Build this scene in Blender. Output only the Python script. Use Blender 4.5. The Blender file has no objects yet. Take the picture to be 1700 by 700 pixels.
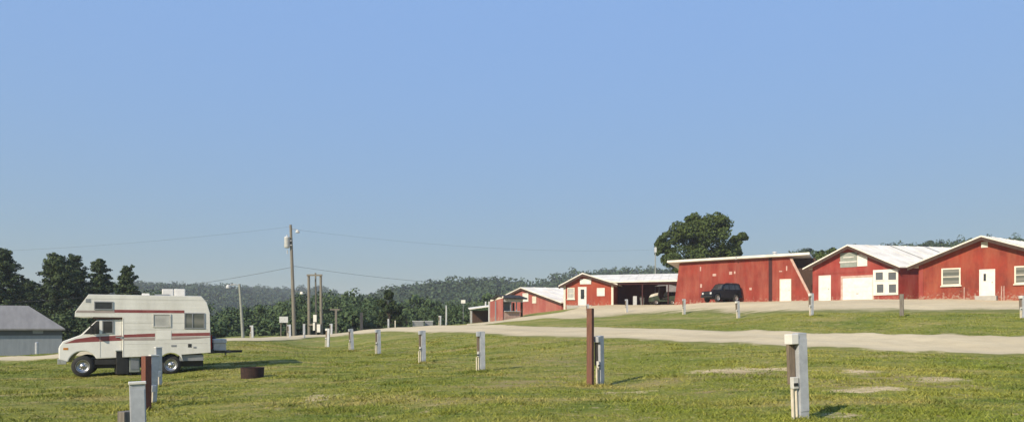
import bpy, math, random
import numpy as np
from mathutils import Vector, Matrix

R = math.radians
SC = bpy.context.scene
COL = SC.collection
rng = np.random.default_rng(7)
random.seed(7)

# ------------------------------------------------------------------ camera model
F = 1230.0      # focal length in photo pixels (photo 1700 x 700)
HZ = 545.0      # eye-level row
EYE = 1.6

# ------------------------------------------------------------------ terrain profile
def zy(py, d):
    return EYE + (HZ - py) * d / F

VAL = -14.0
COLS = {
 -600: [(0,0),(6,0),(12,-.1),(30,-.1),(45,-.2),(60,-.8),(75,-1.6),(100,-8),(150,VAL),(230,VAL),(600,26),(900,23),(1600,20)],
 0:    [(0,0),(6,0),(12,-.15),(20,-.1),(30,-.05),(38,zy(600,38)),(43,zy(592,43)),(50,-.25),(60,-.7),(75,-1.2),(100,-8),(150,VAL),(230,VAL),(600,26),(900,23),(1600,20)],
 225:  [(0,0),(6,0),(12,-.12),(20,-.08),(27,0),(40,.38),(47,.45),(60,.1),(75,-1),(100,-7),(150,VAL),(230,VAL),(600,26),(900,23),(1600,20)],
 400:  [(0,0),(6,0),(20,.08),(29,.2),(45,zy(566,45)),(52,.92),(66,.9),(80,-.6),(110,-8),(150,VAL),(230,VAL),(650,26),(900,34),(1600,15)],
 540:  [(0,0),(6,.02),(20,.13),(35,.32),(49,.4),(58,zy(560,58)),(70,zy(555,70)),(84,.8),(110,-6),(160,VAL),(240,VAL),(650,16),(900,36),(1600,15)],
 627:  [(0,0),(6,.03),(17,.2),(35,.36),(48,.75),(60,zy(552,60)),(74,zy(546,74)),(92,1.1),(110,-5),(130,-9),(170,VAL),(240,-13),(450,15),(700,12),(1600,12)],
 800:  [(0,0),(6,.06),(12,.22),(22,.3),(32,.62),(45,zy(555,45)),(60,zy(541,60)),(75,zy(535,75)),(92,2.3),(110,-3.5),(130,-8),(170,-11),(240,-9),(450,19),(700,20),(1600,15)],
 900:  [(0,0),(6,.08),(11,.22),(20,.3),(38,zy(560,38)),(52,zy(542,52)),(66,zy(529,66)),(74,zy(521,74)),(88,3.5),(100,3.5),(140,0),(190,-6),(250,-4),(600,27),(900,27),(1600,15)],
 1000: [(0,0),(6,.1),(11,.24),(17.4,.26),(34,zy(562.5,34)),(46,zy(543,46)),(64,zy(525,64)),(72,3.4),(78,4.03),(110,4.1),(150,2),(250,2),(600,35),(900,33),(1600,15)],
 1200: [(0,0),(6,.12),(10.3,.3),(18,.42),(29,zy(572,29)),(38,zy(548,38)),(52,zy(527,52)),(56,zy(520,56)),(68,4.0),(90,4.2),(150,5),(300,10),(600,35),(1600,15)],
 1345: [(0,0),(6,.12),(10.25,.33),(18,.45),(27,zy(578,27)),(35,zy(552.5,35)),(41,zy(527,41)),(45,zy(519,45)),(63,3.93),(95,4.6),(150,6.5),(300,22),(450,26),(1600,22)],
 1600: [(0,0),(6,.12),(10,.3),(18,.45),(26,zy(588,26)),(32,zy(556,32)),(39,zy(527,39)),(43,zy(519,43)),(57,3.87),(80,4.6),(150,9),(300,28),(500,33),(1600,24)],
 2300: [(0,0),(6,.1),(10,.25),(16,.42),(23,.7),(29,1.3),(37,2.15),(42,2.55),(55,3.87),(80,4.6),(150,9),(300,36),(500,40),(1600,24)],
}
PXC = np.array(sorted(COLS)); 

def pchip_slopes(x, y):
    h = np.diff(x); dl = np.diff(y, axis=0) / (h if y.ndim == 1 else h[:, None])
    m = np.zeros_like(y, dtype=float)
    hh = h if y.ndim == 1 else h[:, None]
    w1 = 2*hh[1:] + hh[:-1]; w2 = hh[1:] + 2*hh[:-1]
    ok = dl[:-1]*dl[1:] > 0
    with np.errstate(divide='ignore', invalid='ignore'):
        mm = (w1+w2) / (w1/dl[:-1] + w2/dl[1:])
    m[1:-1] = np.where(ok, mm, 0)
    m[0] = dl[0]; m[-1] = dl[-1]
    return m
def herm(x0, x1, y0, y1, m0, m1, x):
    h = x1-x0; t = (x-x0)/h
    return (2*t**3-3*t**2+1)*y0 + (t**3-2*t**2+t)*h*m0 + (-2*t**3+3*t**2)*y1 + (t**3-t**2)*h*m1
def pchip(x, y, xi):
    x = np.asarray(x, float); y = np.asarray(y, float); xi = np.clip(xi, x[0], x[-1])
    m = pchip_slopes(x, y); i = np.clip(np.searchsorted(x, xi)-1, 0, len(x)-2)
    return herm(x[i], x[i+1], y[i], y[i+1], m[i], m[i+1], xi)
TAB = [(np.array([p[0] for p in COLS[c]], float), np.array([p[1] for p in COLS[c]], float)) for c in PXC]

def ground_z(x, y):
    x = np.atleast_1d(np.asarray(x, float)); y = np.atleast_1d(np.asarray(y, float))
    d = np.clip(y, 0, 1600); px = np.clip(850 + F*x/np.maximum(d, 3), PXC[0], PXC[-1])
    Z = np.stack([pchip(a, b, d) for a, b in TAB])
    Xc = PXC.astype(float)
    M = pchip_slopes(Xc, Z)
    i = np.clip(np.searchsorted(Xc, px)-1, 0, len(Xc)-2); j = np.arange(len(px))
    z = herm(Xc[i], Xc[i+1], Z[i, j], Z[i+1, j], M[i, j], M[i+1, j], px)
    # gentle unevenness of the field
    z = z + .025*np.sin(x*.9+1.3)*np.sin(y*.55+.4)*np.clip(d/8, 0, 1) + .015*np.sin(x*2.1+y*.7)*np.clip(d/8, 0, 1)
    far = np.clip((d-180)/200, 0, 1)
    z = z + far*(3*np.sin(x*.011+2+d*.004)*np.sin(d*.009+1) + 1.3*np.sin(x*.03+d*.017))
    return z
def gz(x, y): return float(ground_z(x, y)[0])
def at(px, d):                      # ground point on a line of sight
    x = (px-850)*d/F
    return Vector((x, d, gz(x, d)))
def hit(px, py):                    # first ground point seen along a line of sight
    d = np.arange(5, 160, .1); x = (px-850)*d/F
    z = ground_z(x, d); r = EYE + (HZ-py)*d/F
    k = np.argmax(z >= r)
    return Vector((x[k], d[k], z[k]))

# ------------------------------------------------------------------ materials
def new_mat(name):
    m = bpy.data.materials.new(name); m.use_nodes = True
    nt = m.node_tree; nt.nodes.clear()
    out = nt.nodes.new('ShaderNodeOutputMaterial'); b = nt.nodes.new('ShaderNodeBsdfPrincipled')
    nt.links.new(b.outputs[0], out.inputs[0])
    return m, nt, b
def N(nt, t, **kw):
    n = nt.nodes.new(t)
    for k, v in kw.items(): setattr(n, k, v)
    return n
def noise(nt, scale, detail=4, rough=.6, vec=None, stretch=None):
    if vec is None:
        vec = N(nt, 'ShaderNodeTexCoord').outputs['Object']
    if stretch:
        mp = N(nt, 'ShaderNodeMapping'); mp.inputs['Scale'].default_value = stretch
        nt.links.new(vec, mp.inputs[0]); vec = mp.outputs[0]
    n = N(nt, 'ShaderNodeTexNoise'); n.inputs['Scale'].default_value = scale
    n.inputs['Detail'].default_value = detail; n.inputs['Roughness'].default_value = rough
    nt.links.new(vec, n.inputs['Vector'])
    return n.outputs['Fac']
def ramp(nt, fac, stops):
    r = N(nt, 'ShaderNodeValToRGB')
    el = r.color_ramp.elements
    while len(el) < len(stops): el.new(.5)
    for e, (p, c) in zip(el, stops):
        e.position = p
        e.color = (c, c, c, 1) if isinstance(c, (int, float)) else (*c, 1)
    nt.links.new(fac, r.inputs[0])
    return r.outputs[0]
def mixc(nt, fac, a, b, mode='MIX'):
    n = N(nt, 'ShaderNodeMix', data_type='RGBA', blend_type=mode)
    if isinstance(fac, (int, float)): n.inputs[0].default_value = fac
    else: nt.links.new(fac, n.inputs[0])
    for i, v in ((6, a), (7, b)):
        if isinstance(v, tuple): n.inputs[i].default_value = (*v, 1)
        else: nt.links.new(v, n.inputs[i])
    return n.outputs[2]
def bump(nt, b, h, s=.3, dist=.02):
    n = N(nt, 'ShaderNodeBump'); n.inputs['Strength'].default_value = s; n.inputs['Distance'].default_value = dist
    nt.links.new(h, n.inputs['Height']); nt.links.new(n.outputs[0], b.inputs['Normal'])

def m_plain(name, c1, c2=None, scale=6, rough=.7, metal=0, bmp=0, stretch=None, spec=.4):
    m, nt, b = new_mat(name)
    c2 = c2 or tuple(v*.75 for v in c1)
    f = noise(nt, scale, 5, .65, stretch=stretch)
    nt.links.new(ramp(nt, f, [(.33, c1), (.68, c2)]), b.inputs['Base Color'])
    b.inputs['Roughness'].default_value = rough; b.inputs['Metallic'].default_value = metal
    b.inputs['Specular IOR Level'].default_value = spec
    if bmp: bump(nt, b, noise(nt, scale*4, 4, .7, stretch=stretch), bmp, .01)
    return m
def m_red(name, base=(.25, .03, .018), worn=(.3, .085, .05), dark=(.15, .02, .013), ribs=None, grime=(.36, .26, .2)):
    m, nt, b = new_mat(name)
    f1 = noise(nt, .55, 5, .65); f2 = noise(nt, 1.4, 6, .7, stretch=(1.0, 1.0, .25)); f3 = noise(nt, 5, 6, .75)
    c = mixc(nt, ramp(nt, f1, [(.4, 0), (.7, 1)]), base, dark)
    c = mixc(nt, ramp(nt, f2, [(.42, 0), (.68, .85)]), c, worn)
    f4 = noise(nt, 2.2, 5, .7, stretch=(2.2, 2.2, .12))
    c = mixc(nt, ramp(nt, f4, [(.5, 0), (.72, .25)]), c, dark)
    # chipped paint near the ground
    sep = N(nt, 'ShaderNodeSeparateXYZ'); nt.links.new(N(nt, 'ShaderNodeTexCoord').outputs['Object'], sep.inputs[0])
    low = N(nt, 'ShaderNodeMapRange'); low.inputs[1].default_value = .0; low.inputs[2].default_value = .9
    low.inputs[3].default_value = .17; low.inputs[4].default_value = 0.0
    nt.links.new(sep.outputs[2], low.inputs[0])
    ad = N(nt, 'ShaderNodeMath', operation='ADD'); nt.links.new(f3, ad.inputs[0]); nt.links.new(low.outputs[0], ad.inputs[1])
    c = mixc(nt, ramp(nt, ad.outputs[0], [(.66, 0), (.72, .75)]), c, grime)
    nt.links.new(c, b.inputs['Base Color']); b.inputs['Roughness'].default_value = .75
    b.inputs['Specular IOR Level'].default_value = .25
    h = f3
    if ribs:
        w = N(nt, 'ShaderNodeTexWave', wave_type='BANDS', bands_direction=ribs[0]); w.inputs['Scale'].default_value = ribs[1]
        nt.links.new(N(nt, 'ShaderNodeTexCoord').outputs['Object'], w.inputs['Vector'])
        h = w.outputs['Fac']
    bump(nt, b, h, .35, .02)
    return m
def m_siding(name, c1, c2, scale, rough=.45):
    m, nt, b = new_mat(name)
    f = noise(nt, 1.2, 6, .7, stretch=(1, 1, .35))
    nt.links.new(ramp(nt, f, [(.35, c1), (.72, c2)]), b.inputs['Base Color']); b.inputs['Roughness'].default_value = rough
    w = N(nt, 'ShaderNodeTexWave', wave_type='BANDS', bands_direction='Z', wave_profile='SAW'); w.inputs['Scale'].default_value = scale
    nt.links.new(N(nt, 'ShaderNodeTexCoord').outputs['Object'], w.inputs['Vector'])
    bump(nt, b, w.outputs['Fac'], .4, .015)
    return m
def m_glass(name, c, c2=None, lines=0, rough=.12):
    m, nt, b = new_mat(name)
    if lines:
        w = N(nt, 'ShaderNodeTexWave', wave_type='BANDS', bands_direction='Z'); w.inputs['Scale'].default_value = lines
        w.inputs['Distortion'].default_value = 1.5
        nt.links.new(N(nt, 'ShaderNodeTexCoord').outputs['Object'], w.inputs['Vector'])
        nt.links.new(mixc(nt, w.outputs['Fac'], c, c2), b.inputs['Base Color'])
    else:
        f = noise(nt, 2.5, 2)
        nt.links.new(ramp(nt, f, [(.35, c), (.7, c2 or c)]), b.inputs['Base Color'])
    b.inputs['Roughness'].default_value = rough; b.inputs['Specular IOR Level'].default_value = .6
    return m
def m_leaf(name, a, b_, c, nscale=.6):
    m, nt, b = new_mat(name)
    g = N(nt, 'ShaderNodeNewGeometry')
    col = ramp(nt, g.outputs['Random Per Island'], [(0, a), (.55, b_), (1, c)])
    f = noise(nt, nscale, 2)
    col = mixc(nt, ramp(nt, f, [(.35, .0), (.7, .55)]), col, tuple(v*1.35 for v in c))
    nt.links.new(col, b.inputs['Base Color'])
    b.inputs['Roughness'].default_value = .75; b.inputs['Specular IOR Level'].default_value = .15
    return m

M = {}
M['white_roof'] = m_plain('white_roof_metal', (.8, .77, .7), (.6, .56, .49), .9, .75, stretch=(1, 1, 1), spec=.2)
M['white'] = m_plain('white_paint', (.74, .72, .67), (.6, .58, .53), 2.5, .55)
M['cream'] = m_plain('cream_paint', (.72, .68, .58), (.55, .5, .4), 2, .6)
M['offwhite_dirty'] = m_plain('weathered_white', (.62, .61, .57), (.42, .41, .38), 5, .7, bmp=.2)
M['red_a'] = m_red('red_block_paint', (.285, .041, .023), (.31, .09, .05), (.15, .029, .019))
M['red_b'] = m_red('red_siding_paint', (.29, .04, .032), (.32, .09, .07), (.17, .028, .022))
M['red_c'] = m_red('red_sheet_metal', (.27, .04, .026), (.3, .09, .06), (.155, .025, .018), ribs=('X', .9))
M['red_d'] = m_red('orange_red_paint', (.32, .058, .03), (.34, .1, .06), (.24, .038, .025))
M['red_e'] = m_red('faded_red_paint', (.34, .1, .085), (.38, .17, .13), (.27, .07, .06))
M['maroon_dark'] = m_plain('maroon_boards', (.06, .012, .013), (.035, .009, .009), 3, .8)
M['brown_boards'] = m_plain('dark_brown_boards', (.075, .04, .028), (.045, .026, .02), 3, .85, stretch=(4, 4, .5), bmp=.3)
M['trim_pink'] = m_plain('faded_trim', (.55, .4, .34), (.4, .24, .2), 4, .75)
M['concrete'] = m_plain('concrete', (.42, .4, .36), (.33, .31, .28), 3, .9, bmp=.3)
M['dark_glass'] = m_glass('dark_window_glass', (.02, .022, .025), (.04, .045, .05))
M['blind_glass'] = m_glass('blind_window_glass', (.2, .2, .175), (.1, .11, .095), .8, .2)
M['curtain_glass'] = m_glass('curtained_glass', (.5, .5, .47), (.36, .36, .34))
M['grey_panel'] = m_plain('grey_green_panel', (.2, .23, .2), (.28, .3, .27), 3, .6)
M['galv'] = m_plain('galvanised_steel', (.52, .535, .56), (.38, .395, .42), 7, .5, metal=.25)
M['grey_metal'] = m_plain('grey_metal', (.3, .31, .32), (.24, .25, .26), 4, .5, metal=.3)
M['pale_grey'] = m_plain('pale_grey_paint', (.55, .56, .56), (.42, .43, .43), 6, .6)
M['wood_grey'] = m_plain('weathered_grey_wood', (.2, .18, .155), (.12, .105, .09), 6, .9, stretch=(6, 6, .6), bmp=.4)
M['pole_wood'] = m_plain('treated_pole_wood', (.24, .22, .18), (.15, .135, .11), 3, .9, stretch=(6, 6, .3), bmp=.4)
M['post_red'] = m_plain('faded_red_post_paint', (.2, .085, .058), (.12, .06, .042), 6, .85, stretch=(5, 5, .8), bmp=.4)
M['post_brown'] = m_plain('brown_stained_post', (.2, .075, .05), (.13, .05, .035), 6, .85, stretch=(5, 5, .8), bmp=.4)
M['board_brown'] = m_plain('brown_backboard', (.23, .18, .13), (.13, .1, .075), 8, .85, stretch=(6, 6, .8), bmp=.3)
M['pvc'] = m_plain('conduit_pvc', (.68, .62, .5), (.55, .48, .37), 8, .6)
M['black'] = m_plain('black_plastic', (.018, .018, .018), (.03, .03, .028), 6, .55)
M['rubber'] = m_plain('tyre_rubber', (.022, .022, .022), (.035, .034, .032), 10, .85)
M['rim'] = m_plain('wheel_rim_metal', (.55, .55, .56), (.3, .3, .31), 9, .35, metal=.8)
M['rust'] = m_plain('rusted_steel', (.05, .025, .02), (.018, .012, .011), 9, .9, bmp=.4)
M['camper'] = m_siding('camper_siding_paint', (.78, .77, .72), (.6, .585, .535), 1.9)
M['cab_white'] = m_plain('van_body_paint', (.78, .77, .72), (.68, .665, .62), 1.5, .35)
M['stripe'] = m_plain('maroon_stripe', (.2, .045, .045), (.27, .085, .08), 4, .5)
M['stripe_grey'] = m_plain('grey_brown_stripe', (.3, .25, .23), (.38, .32, .29), 4, .5)
M['tail'] = m_plain('red_lamp_plastic', (.3, .012, .012), (.22, .01, .01), 8, .25)
M['amber'] = m_plain('amber_lamp_plastic', (.55, .22, .03), (.45, .18, .03), 8, .3)
M['lens'] = m_plain('lamp_lens', (.65, .66, .66), (.5, .51, .52), 8, .15)
M['chrome'] = m_plain('bumper_metal', (.6, .6, .58), (.45, .45, .44), 8, .3, metal=.6)
M['suv_paint'] = m_plain('dark_blue_car_paint', (.004, .0055, .011), (.006, .008, .014), 2, .22, spec=.3)
M['barn_grey'] = m_plain('grey_sheet_wall', (.27, .3, .33), (.22, .245, .27), .8, .55, stretch=(6, 1, 1))
M['barn_roof'] = m_plain('grey_sheet_roof', (.25, .245, .235), (.19, .185, .18), .8, .85, spec=.15, stretch=(3, .5, 1))
M['barn_band'] = m_plain('dark_grey_band', (.09, .1, .11), (.07, .08, .09), 2, .6)
M['roof_black'] = m_plain('black_shingle', (.02, .02, .02), (.04, .038, .036), 6, .9, bmp=.4)
M['cart_green'] = m_plain('dull_green_paint', (.06, .085, .055), (.045, .06, .04), 4, .5)
M['tarp'] = m_plain('grey_canopy', (.3, .3, .32), (.24, .24, .26), 4, .7)
M['lamp_pole'] = m_plain('grey_lamp_pole', (.3, .31, .27), (.22, .23, .2), 4, .7)
M['wire'] = m_plain('wire_rubber', (.03, .03, .03), (.04, .04, .04), 3, .7)
M['bark'] = m_plain('bark', (.075, .055, .042), (.045, .034, .027), 5, .95, stretch=(4, 4, .7), bmp=.5)
M['leaf_oak'] = m_leaf('broad_leaves', (.035, .055, .016), (.052, .078, .022), (.075, .1, .028))
M['leaf_pine'] = m_leaf('pine_needles', (.028, .048, .02), (.042, .066, .026), (.068, .092, .036))
M['leaf_wood'] = m_leaf('valley_leaves', (.04, .07, .03), (.056, .09, .036), (.08, .115, .044), .25)
M['leaf_dark'] = m_leaf('dark_leaves', (.02, .034, .012), (.03, .046, .015), (.042, .06, .02))
M['leaf_far'] = m_leaf('hill_leaves', (.034, .058, .026), (.042, .068, .03), (.052, .08, .034), .03)

# ground and gravel
def grass_color(nt):
    f1 = noise(nt, .16, 4, .6); f2 = noise(nt, .8, 6, .7, stretch=(.55, 1.3, 1)); f3 = noise(nt, 7, 4, .7); f4 = noise(nt, .38, 5, .65, stretch=(.4, 1.2, 1)); f5 = noise(nt, 1.7, 4, .65, stretch=(.6, 1.2, 1))
    c = mixc(nt, ramp(nt, f1, [(.38, 0), (.62, 1)]), (.17, .2, .032), (.265, .255, .058))
    c = mixc(nt, ramp(nt, f4, [(.5, 0), (.64, .8)]), c, (.34, .275, .11))
    c = mixc(nt, ramp(nt, f2, [(.5, 0), (.64, .85)]), c, (.1, .145, .024))
    c = mixc(nt, ramp(nt, f5, [(.58, 0), (.7, .8)]), c, (.07, .1, .018))
    c = mixc(nt, ramp(nt, f3, [(.5, 0), (.72, .5)]), c, (.31, .285, .1))
    return c
def make_ground_mat():
    m, nt, b = new_mat('field_ground')
    c = grass_color(nt)
    at_ = N(nt, 'ShaderNodeAttribute', attribute_name='dirt')
    f = noise(nt, 3.2, 7, .75)
    ad = N(nt, 'ShaderNodeMath', operation='ADD'); nt.links.new(at_.outputs['Fac'], ad.inputs[0])
    mu = N(nt, 'ShaderNodeMath', operation='MULTIPLY_ADD'); nt.links.new(f, mu.inputs[0]); mu.inputs[1].default_value = 4.0; mu.inputs[2].default_value = -2.0
    nt.links.new(mu.outputs[0], ad.inputs[1])
    soil = ramp(nt, noise(nt, 6, 5, .7), [(.35, (.72, .58, .34)), (.65, (.47, .36, .2))])
    c = mixc(nt, ramp(nt, ad.outputs[0], [(.2, 0), (.8, 1)]), c, soil)
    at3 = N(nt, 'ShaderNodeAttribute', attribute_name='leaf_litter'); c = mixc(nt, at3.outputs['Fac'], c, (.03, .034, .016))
    at2 = N(nt, 'ShaderNodeAttribute', attribute_name='worn')
    ad2 = N(nt, 'ShaderNodeMath', operation='ADD'); nt.links.new(at2.outputs['Fac'], ad2.inputs[0]); nt.links.new(mu.outputs[0], ad2.inputs[1])
    c = mixc(nt, ramp(nt, ad2.outputs[0], [(.3, 0), (.75, .7)]), c, (.33, .245, .125))
    nt.links.new(c, b.inputs['Base Color'])
    b.inputs['Roughness'].default_value = .95; b.inputs['Specular IOR Level'].default_value = .1
    bump(nt, b, noise(nt, 14, 5, .8), .8, .05)
    return m
def make_blade_mat():
    m, nt, b = new_mat('grass_blades')
    c = grass_color(nt)
    g = N(nt, 'ShaderNodeNewGeometry')
    c = mixc(nt, 1.0, c, ramp(nt, g.outputs['Random Per Island'], [(0, (.65, .7, .55)), (.5, (1.1, 1.15, .9)), (.86, (1.2, 1.2, 1.0)), (1, (1.6, 1.45, 1.3))]), 'MULTIPLY')
    nt.links.new(c, b.inputs['Base Color']); b.inputs['Roughness'].default_value = .7; b.inputs['Specular IOR Level'].default_value = .2
    return m
def make_gravel_mat():
    m, nt, b = new_mat('gravel')
    f1 = noise(nt, .25, 5, .65, stretch=(.5, 1, 1)); f2 = noise(nt, 1.6, 6, .7); f3 = noise(nt, 26, 3, .8)
    c = mixc(nt, ramp(nt, f1, [(.38, 0), (.66, 1)]), (.63, .525, .33), (.5, .41, .255))
    c = mixc(nt, ramp(nt, f2, [(.45, 0), (.75, .6)]), c, (.4, .33, .21))
    c = mixc(nt, ramp(nt, f3, [(.4, 0), (.7, .5)]), c, (.68, .585, .4))
    ac = N(nt, 'ShaderNodeAttribute', attribute_name='across')
    wn = noise(nt, .7, 5, .7, stretch=(.4, 1.2, 1))
    dm_ = N(nt, 'ShaderNodeMath', operation='MULTIPLY_ADD'); nt.links.new(wn, dm_.inputs[0]); dm_.inputs[1].default_value = .34; dm_.inputs[2].default_value = -.17
    ad_ = N(nt, 'ShaderNodeMath', operation='ADD'); nt.links.new(ac.outputs['Fac'], ad_.inputs[0]); nt.links.new(dm_.outputs[0], ad_.inputs[1])
    track = ramp(nt, ad_.outputs[0], [(0, .9), (.18, .35), (.27, 0), (.36, .45), (.48, .6), (.6, 0), (.7, .1), (.86, .4), (1, .9)])
    tm = N(nt, 'ShaderNodeMath', operation='MULTIPLY'); nt.links.new(track, tm.inputs[0])
    nt.links.new(ramp(nt, noise(nt, .22, 5, .7, stretch=(.5, 1, 1)), [(.4, .08), (.68, .75)]), tm.inputs[1])
    c = mixc(nt, tm.outputs[0], c, (.36, .29, .18))
    edge = ramp(nt, ad_.outputs[0], [(.03, 1), (.1, 0), (.92, 0), (.99, 1)])
    c = mixc(nt, edge, c, (.17, .175, .05))
    nt.links.new(c, b.inputs['Base Color']); b.inputs['Roughness'].default_value = .95; b.inputs['Specular IOR Level'].default_value = .15
    bump(nt, b, f3, .5, .02)
    return m
M['ground'] = make_ground_mat(); M['blade'] = make_blade_mat(); M['gravel'] = make_gravel_mat()

# ------------------------------------------------------------------ object helpers
def tag(o, label=None, cat=None, group=None, kind=None):
    if label: o['label'] = label
    if cat: o['category'] = cat
    if group: o['group'] = group
    if kind: o['kind'] = kind
    return o
def thing(name, label, cat, loc, rz=0, group=None):
    o = bpy.data.objects.new(name, None); COL.objects.link(o)
    o.empty_display_size = .2
    o.location = loc; o.rotation_euler = (0, 0, rz)
    return tag(o, label, cat, group)
def dup(o, parent=None):
    c = o.copy(); COL.objects.link(c)
    if parent: c.parent = parent
    for ch in list(o.children): dup(ch, c)
    return c
def np_mesh(name, V, Fq):
    me = bpy.data.meshes.new(name); n = len(V); k = Fq.shape[1]; nf = len(Fq)
    me.vertices.add(n); me.vertices.foreach_set('co', V.astype(np.float32).ravel())
    me.loops.add(nf*k); me.loops.foreach_set('vertex_index', Fq.astype(np.int32).ravel())
    me.polygons.add(nf); me.polygons.foreach_set('loop_start', np.arange(0, nf*k, k, dtype=np.int32))
    me.update(calc_edges=True); me.validate()
    return me
def link_mesh(name, me, m, parent=None):
    o = bpy.data.objects.new(name, me); COL.objects.link(o)
    if m: me.materials.append(m)
    if parent: o.parent = parent
    return o

class MB:
    def __init__(s): s.v = []; s.f = []
    def add(s, vs, fs):
        b = len(s.v); s.v += [tuple(v) for v in vs]; s.f += [tuple(i+b for i in f) for f in fs]; return s
    def box(s, x0, x1, y0, y1, z0, z1):
        return s.add([(x0,y0,z0),(x1,y0,z0),(x1,y1,z0),(x0,y1,z0),(x0,y0,z1),(x1,y0,z1),(x1,y1,z1),(x0,y1,z1)],
                     [(3,2,1,0),(4,5,6,7),(0,1,5,4),(1,2,6,5),(2,3,7,6),(3,0,4,7)])
    def prism(s, poly, vec, org=(0,0,0)):
        # poly: 3D points (planar), extruded by vec
        n = len(poly); o = Vector(org); a = [Vector(p)+o for p in poly]; b = [p+Vector(vec) for p in a]
        return s.add(a+b, [tuple(range(n))[::-1], tuple(range(n, 2*n))] + [(i, (i+1) % n, (i+1) % n+n, i+n) for i in range(n)])
    def xz(s, poly, y0, y1):
        return s.prism([(x, y0, z) for x, z in poly], (0, y1-y0, 0))
    def tube(s, pts, rad, n=8):
        pts = [Vector(p) for p in pts]; b = len(s.v); k = len(pts)
        if not isinstance(rad, (list, tuple)): rad = [rad]*k
        for i, p in enumerate(pts):
            t = (pts[min(i+1, k-1)]-pts[max(i-1, 0)]).normalized()
            u = t.cross(Vector((0, 0, 1)) if abs(t.z) < .9 else Vector((1, 0, 0))).normalized(); w = t.cross(u)
            for j in range(n):
                a = 2*math.pi*j/n
                s.v.append(tuple(p+(u*math.cos(a)+w*math.sin(a))*rad[i]))
        for i in range(k-1):
            for j in range(n):
                s.f.append((b+i*n+j, b+i*n+(j+1) % n, b+(i+1)*n+(j+1) % n, b+(i+1)*n+j))
        s.f.append(tuple(b+j for j in range(n))[::-1]); s.f.append(tuple(b+(k-1)*n+j for j in range(n)))
        return s
    def lathe(s, prof, n=20, axis='z', org=(0,0,0)):
        b = len(s.v); o = Vector(org)
        for r, h in prof:
            for j in range(n):
                a = 2*math.pi*j/n; c, d = r*math.cos(a), r*math.sin(a)
                s.v.append(tuple(o+Vector((c, d, h) if axis == 'z' else (c, h, d))))
        for i in range(len(prof)-1):
            for j in range(n):
                s.f.append((b+i*n+j, b+i*n+(j+1) % n, b+(i+1)*n+(j+1) % n, b+(i+1)*n+j))
        return s
    def build(s, name, m, parent=None, bevel=0, smooth=False, label=None):
        me = bpy.data.meshes.new(name); me.from_pydata(s.v, [], s.f); me.update()
        import bmesh
        bm = bmesh.new(); bm.from_mesh(me); bmesh.ops.recalc_face_normals(bm, faces=bm.faces)
        if bevel:
            ed = [e for e in bm.edges if len(e.link_faces) == 2 and e.calc_face_angle(0) > .5]
            bmesh.ops.bevel(bm, geom=ed, offset=bevel, segments=2, profile=.6, affect='EDGES', clamp_overlap=True)
        bm.to_mesh(me); bm.free()
        if smooth:
            for p in me.polygons: p.use_smooth = True
        o = link_mesh(name, me, m, parent)
        if label: o['label'] = label
        return o

# ------------------------------------------------------------------ ground sheet
def axis_pts(segs):
    out = [segs[0][0]]
    for a, b, st in segs:
        n = max(1, int(round((b-a)/st))); out += list(np.linspace(a, b, n+1)[1:])
    return np.array(out)
gx = axis_pts([(-1500,-600,60),(-600,-200,16),(-200,-90,4),(-90,-24,.8),(-24,26,.3),(26,90,.8),(90,200,4),(200,600,16),(600,1500,60)])
gy = axis_pts([(-90,-6,6),(-6,6,1),(6,34,.28),(34,110,.6),(110,260,4),(260,800,14),(800,1500,50)])
GX, GY = np.meshgrid(gx, gy); Vx, Vy = GX.ravel(), GY.ravel(); Vz = ground_z(Vx, Vy)
nx, ny = len(gx), len(gy)
idx = np.arange(nx*ny).reshape(ny, nx)
Q = np.stack([idx[:-1,:-1], idx[:-1,1:], idx[1:,1:], idx[1:,:-1]], -1).reshape(-1, 4)
me = np_mesh('ground', np.stack([Vx, Vy, Vz], 1), Q)
me.polygons.foreach_set('use_smooth', np.ones(len(Q), bool))
def blob_mask(x, y, lst):
    m = np.zeros_like(x)
    for (px, py, rx, ry, s) in lst:
        c = hit(px, py); e = np.sqrt(((x-c.x)/rx)**2 + ((y-c.y)/ry)**2)
        m = np.maximum(m, s*np.clip(1.35-e, 0, 1))
    return m
DIRT = [(1205,616,1.15,0.75,1.00),(1265,612,0.92,0.68,1.05),(1180,616,0.57,0.45,0.90),(1300,613,0.57,0.60,1.00),(1410,649,0.57,0.45,1.10),(1450,645,0.57,0.45,1.10),(1480,644,0.40,0.45,1.00),(1425,616,0.52,0.60,0.90),
        (1545,630,0.80,0.60,0.90),(1570,628,0.46,0.60,0.90),(540,658,0.40,0.52,0.95),(525,662,0.34,0.45,0.90),(1010,652,0.29,0.30,1.00),(1060,650,0.34,0.30,0.80),(1400,690,0.34,0.22,0.90)]
WORN = [(1250,622,2.2,1.2,.75),(1430,632,2.0,1.4,.75),(1560,640,1.2,.8,.6),(1130,630,1.2,.8,.55),(900,600,2.5,1.6,.6),(760,660,1.3,.7,.5),(450,650,1.3,.9,.45),(330,660,1,.6,.45),(1000,690,.9,.4,.4),(880,633,1.5,.9,.8),(840,640,1.2,.6,.6),(640,655,1.2,.7,.55),(960,625,1.4,.8,.5),(1180,650,.8,.7,.5),(1480,625,1.6,1,.6),(600,605,1.8,2,.4),(380,620,1.4,1,.35),(1380,640,1.0,.7,.6),(130,690,1.2,.4,.4),(700,580,2.5,3,.35)]
dirt_v = blob_mask(Vx, Vy, DIRT); worn_v = blob_mask(Vx, Vy, WORN)
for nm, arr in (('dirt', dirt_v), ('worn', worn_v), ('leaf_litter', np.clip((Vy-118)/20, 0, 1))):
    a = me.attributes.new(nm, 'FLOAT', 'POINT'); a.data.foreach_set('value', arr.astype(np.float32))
tag(link_mesh('ground', me, M['ground']), kind='structure')

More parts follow.
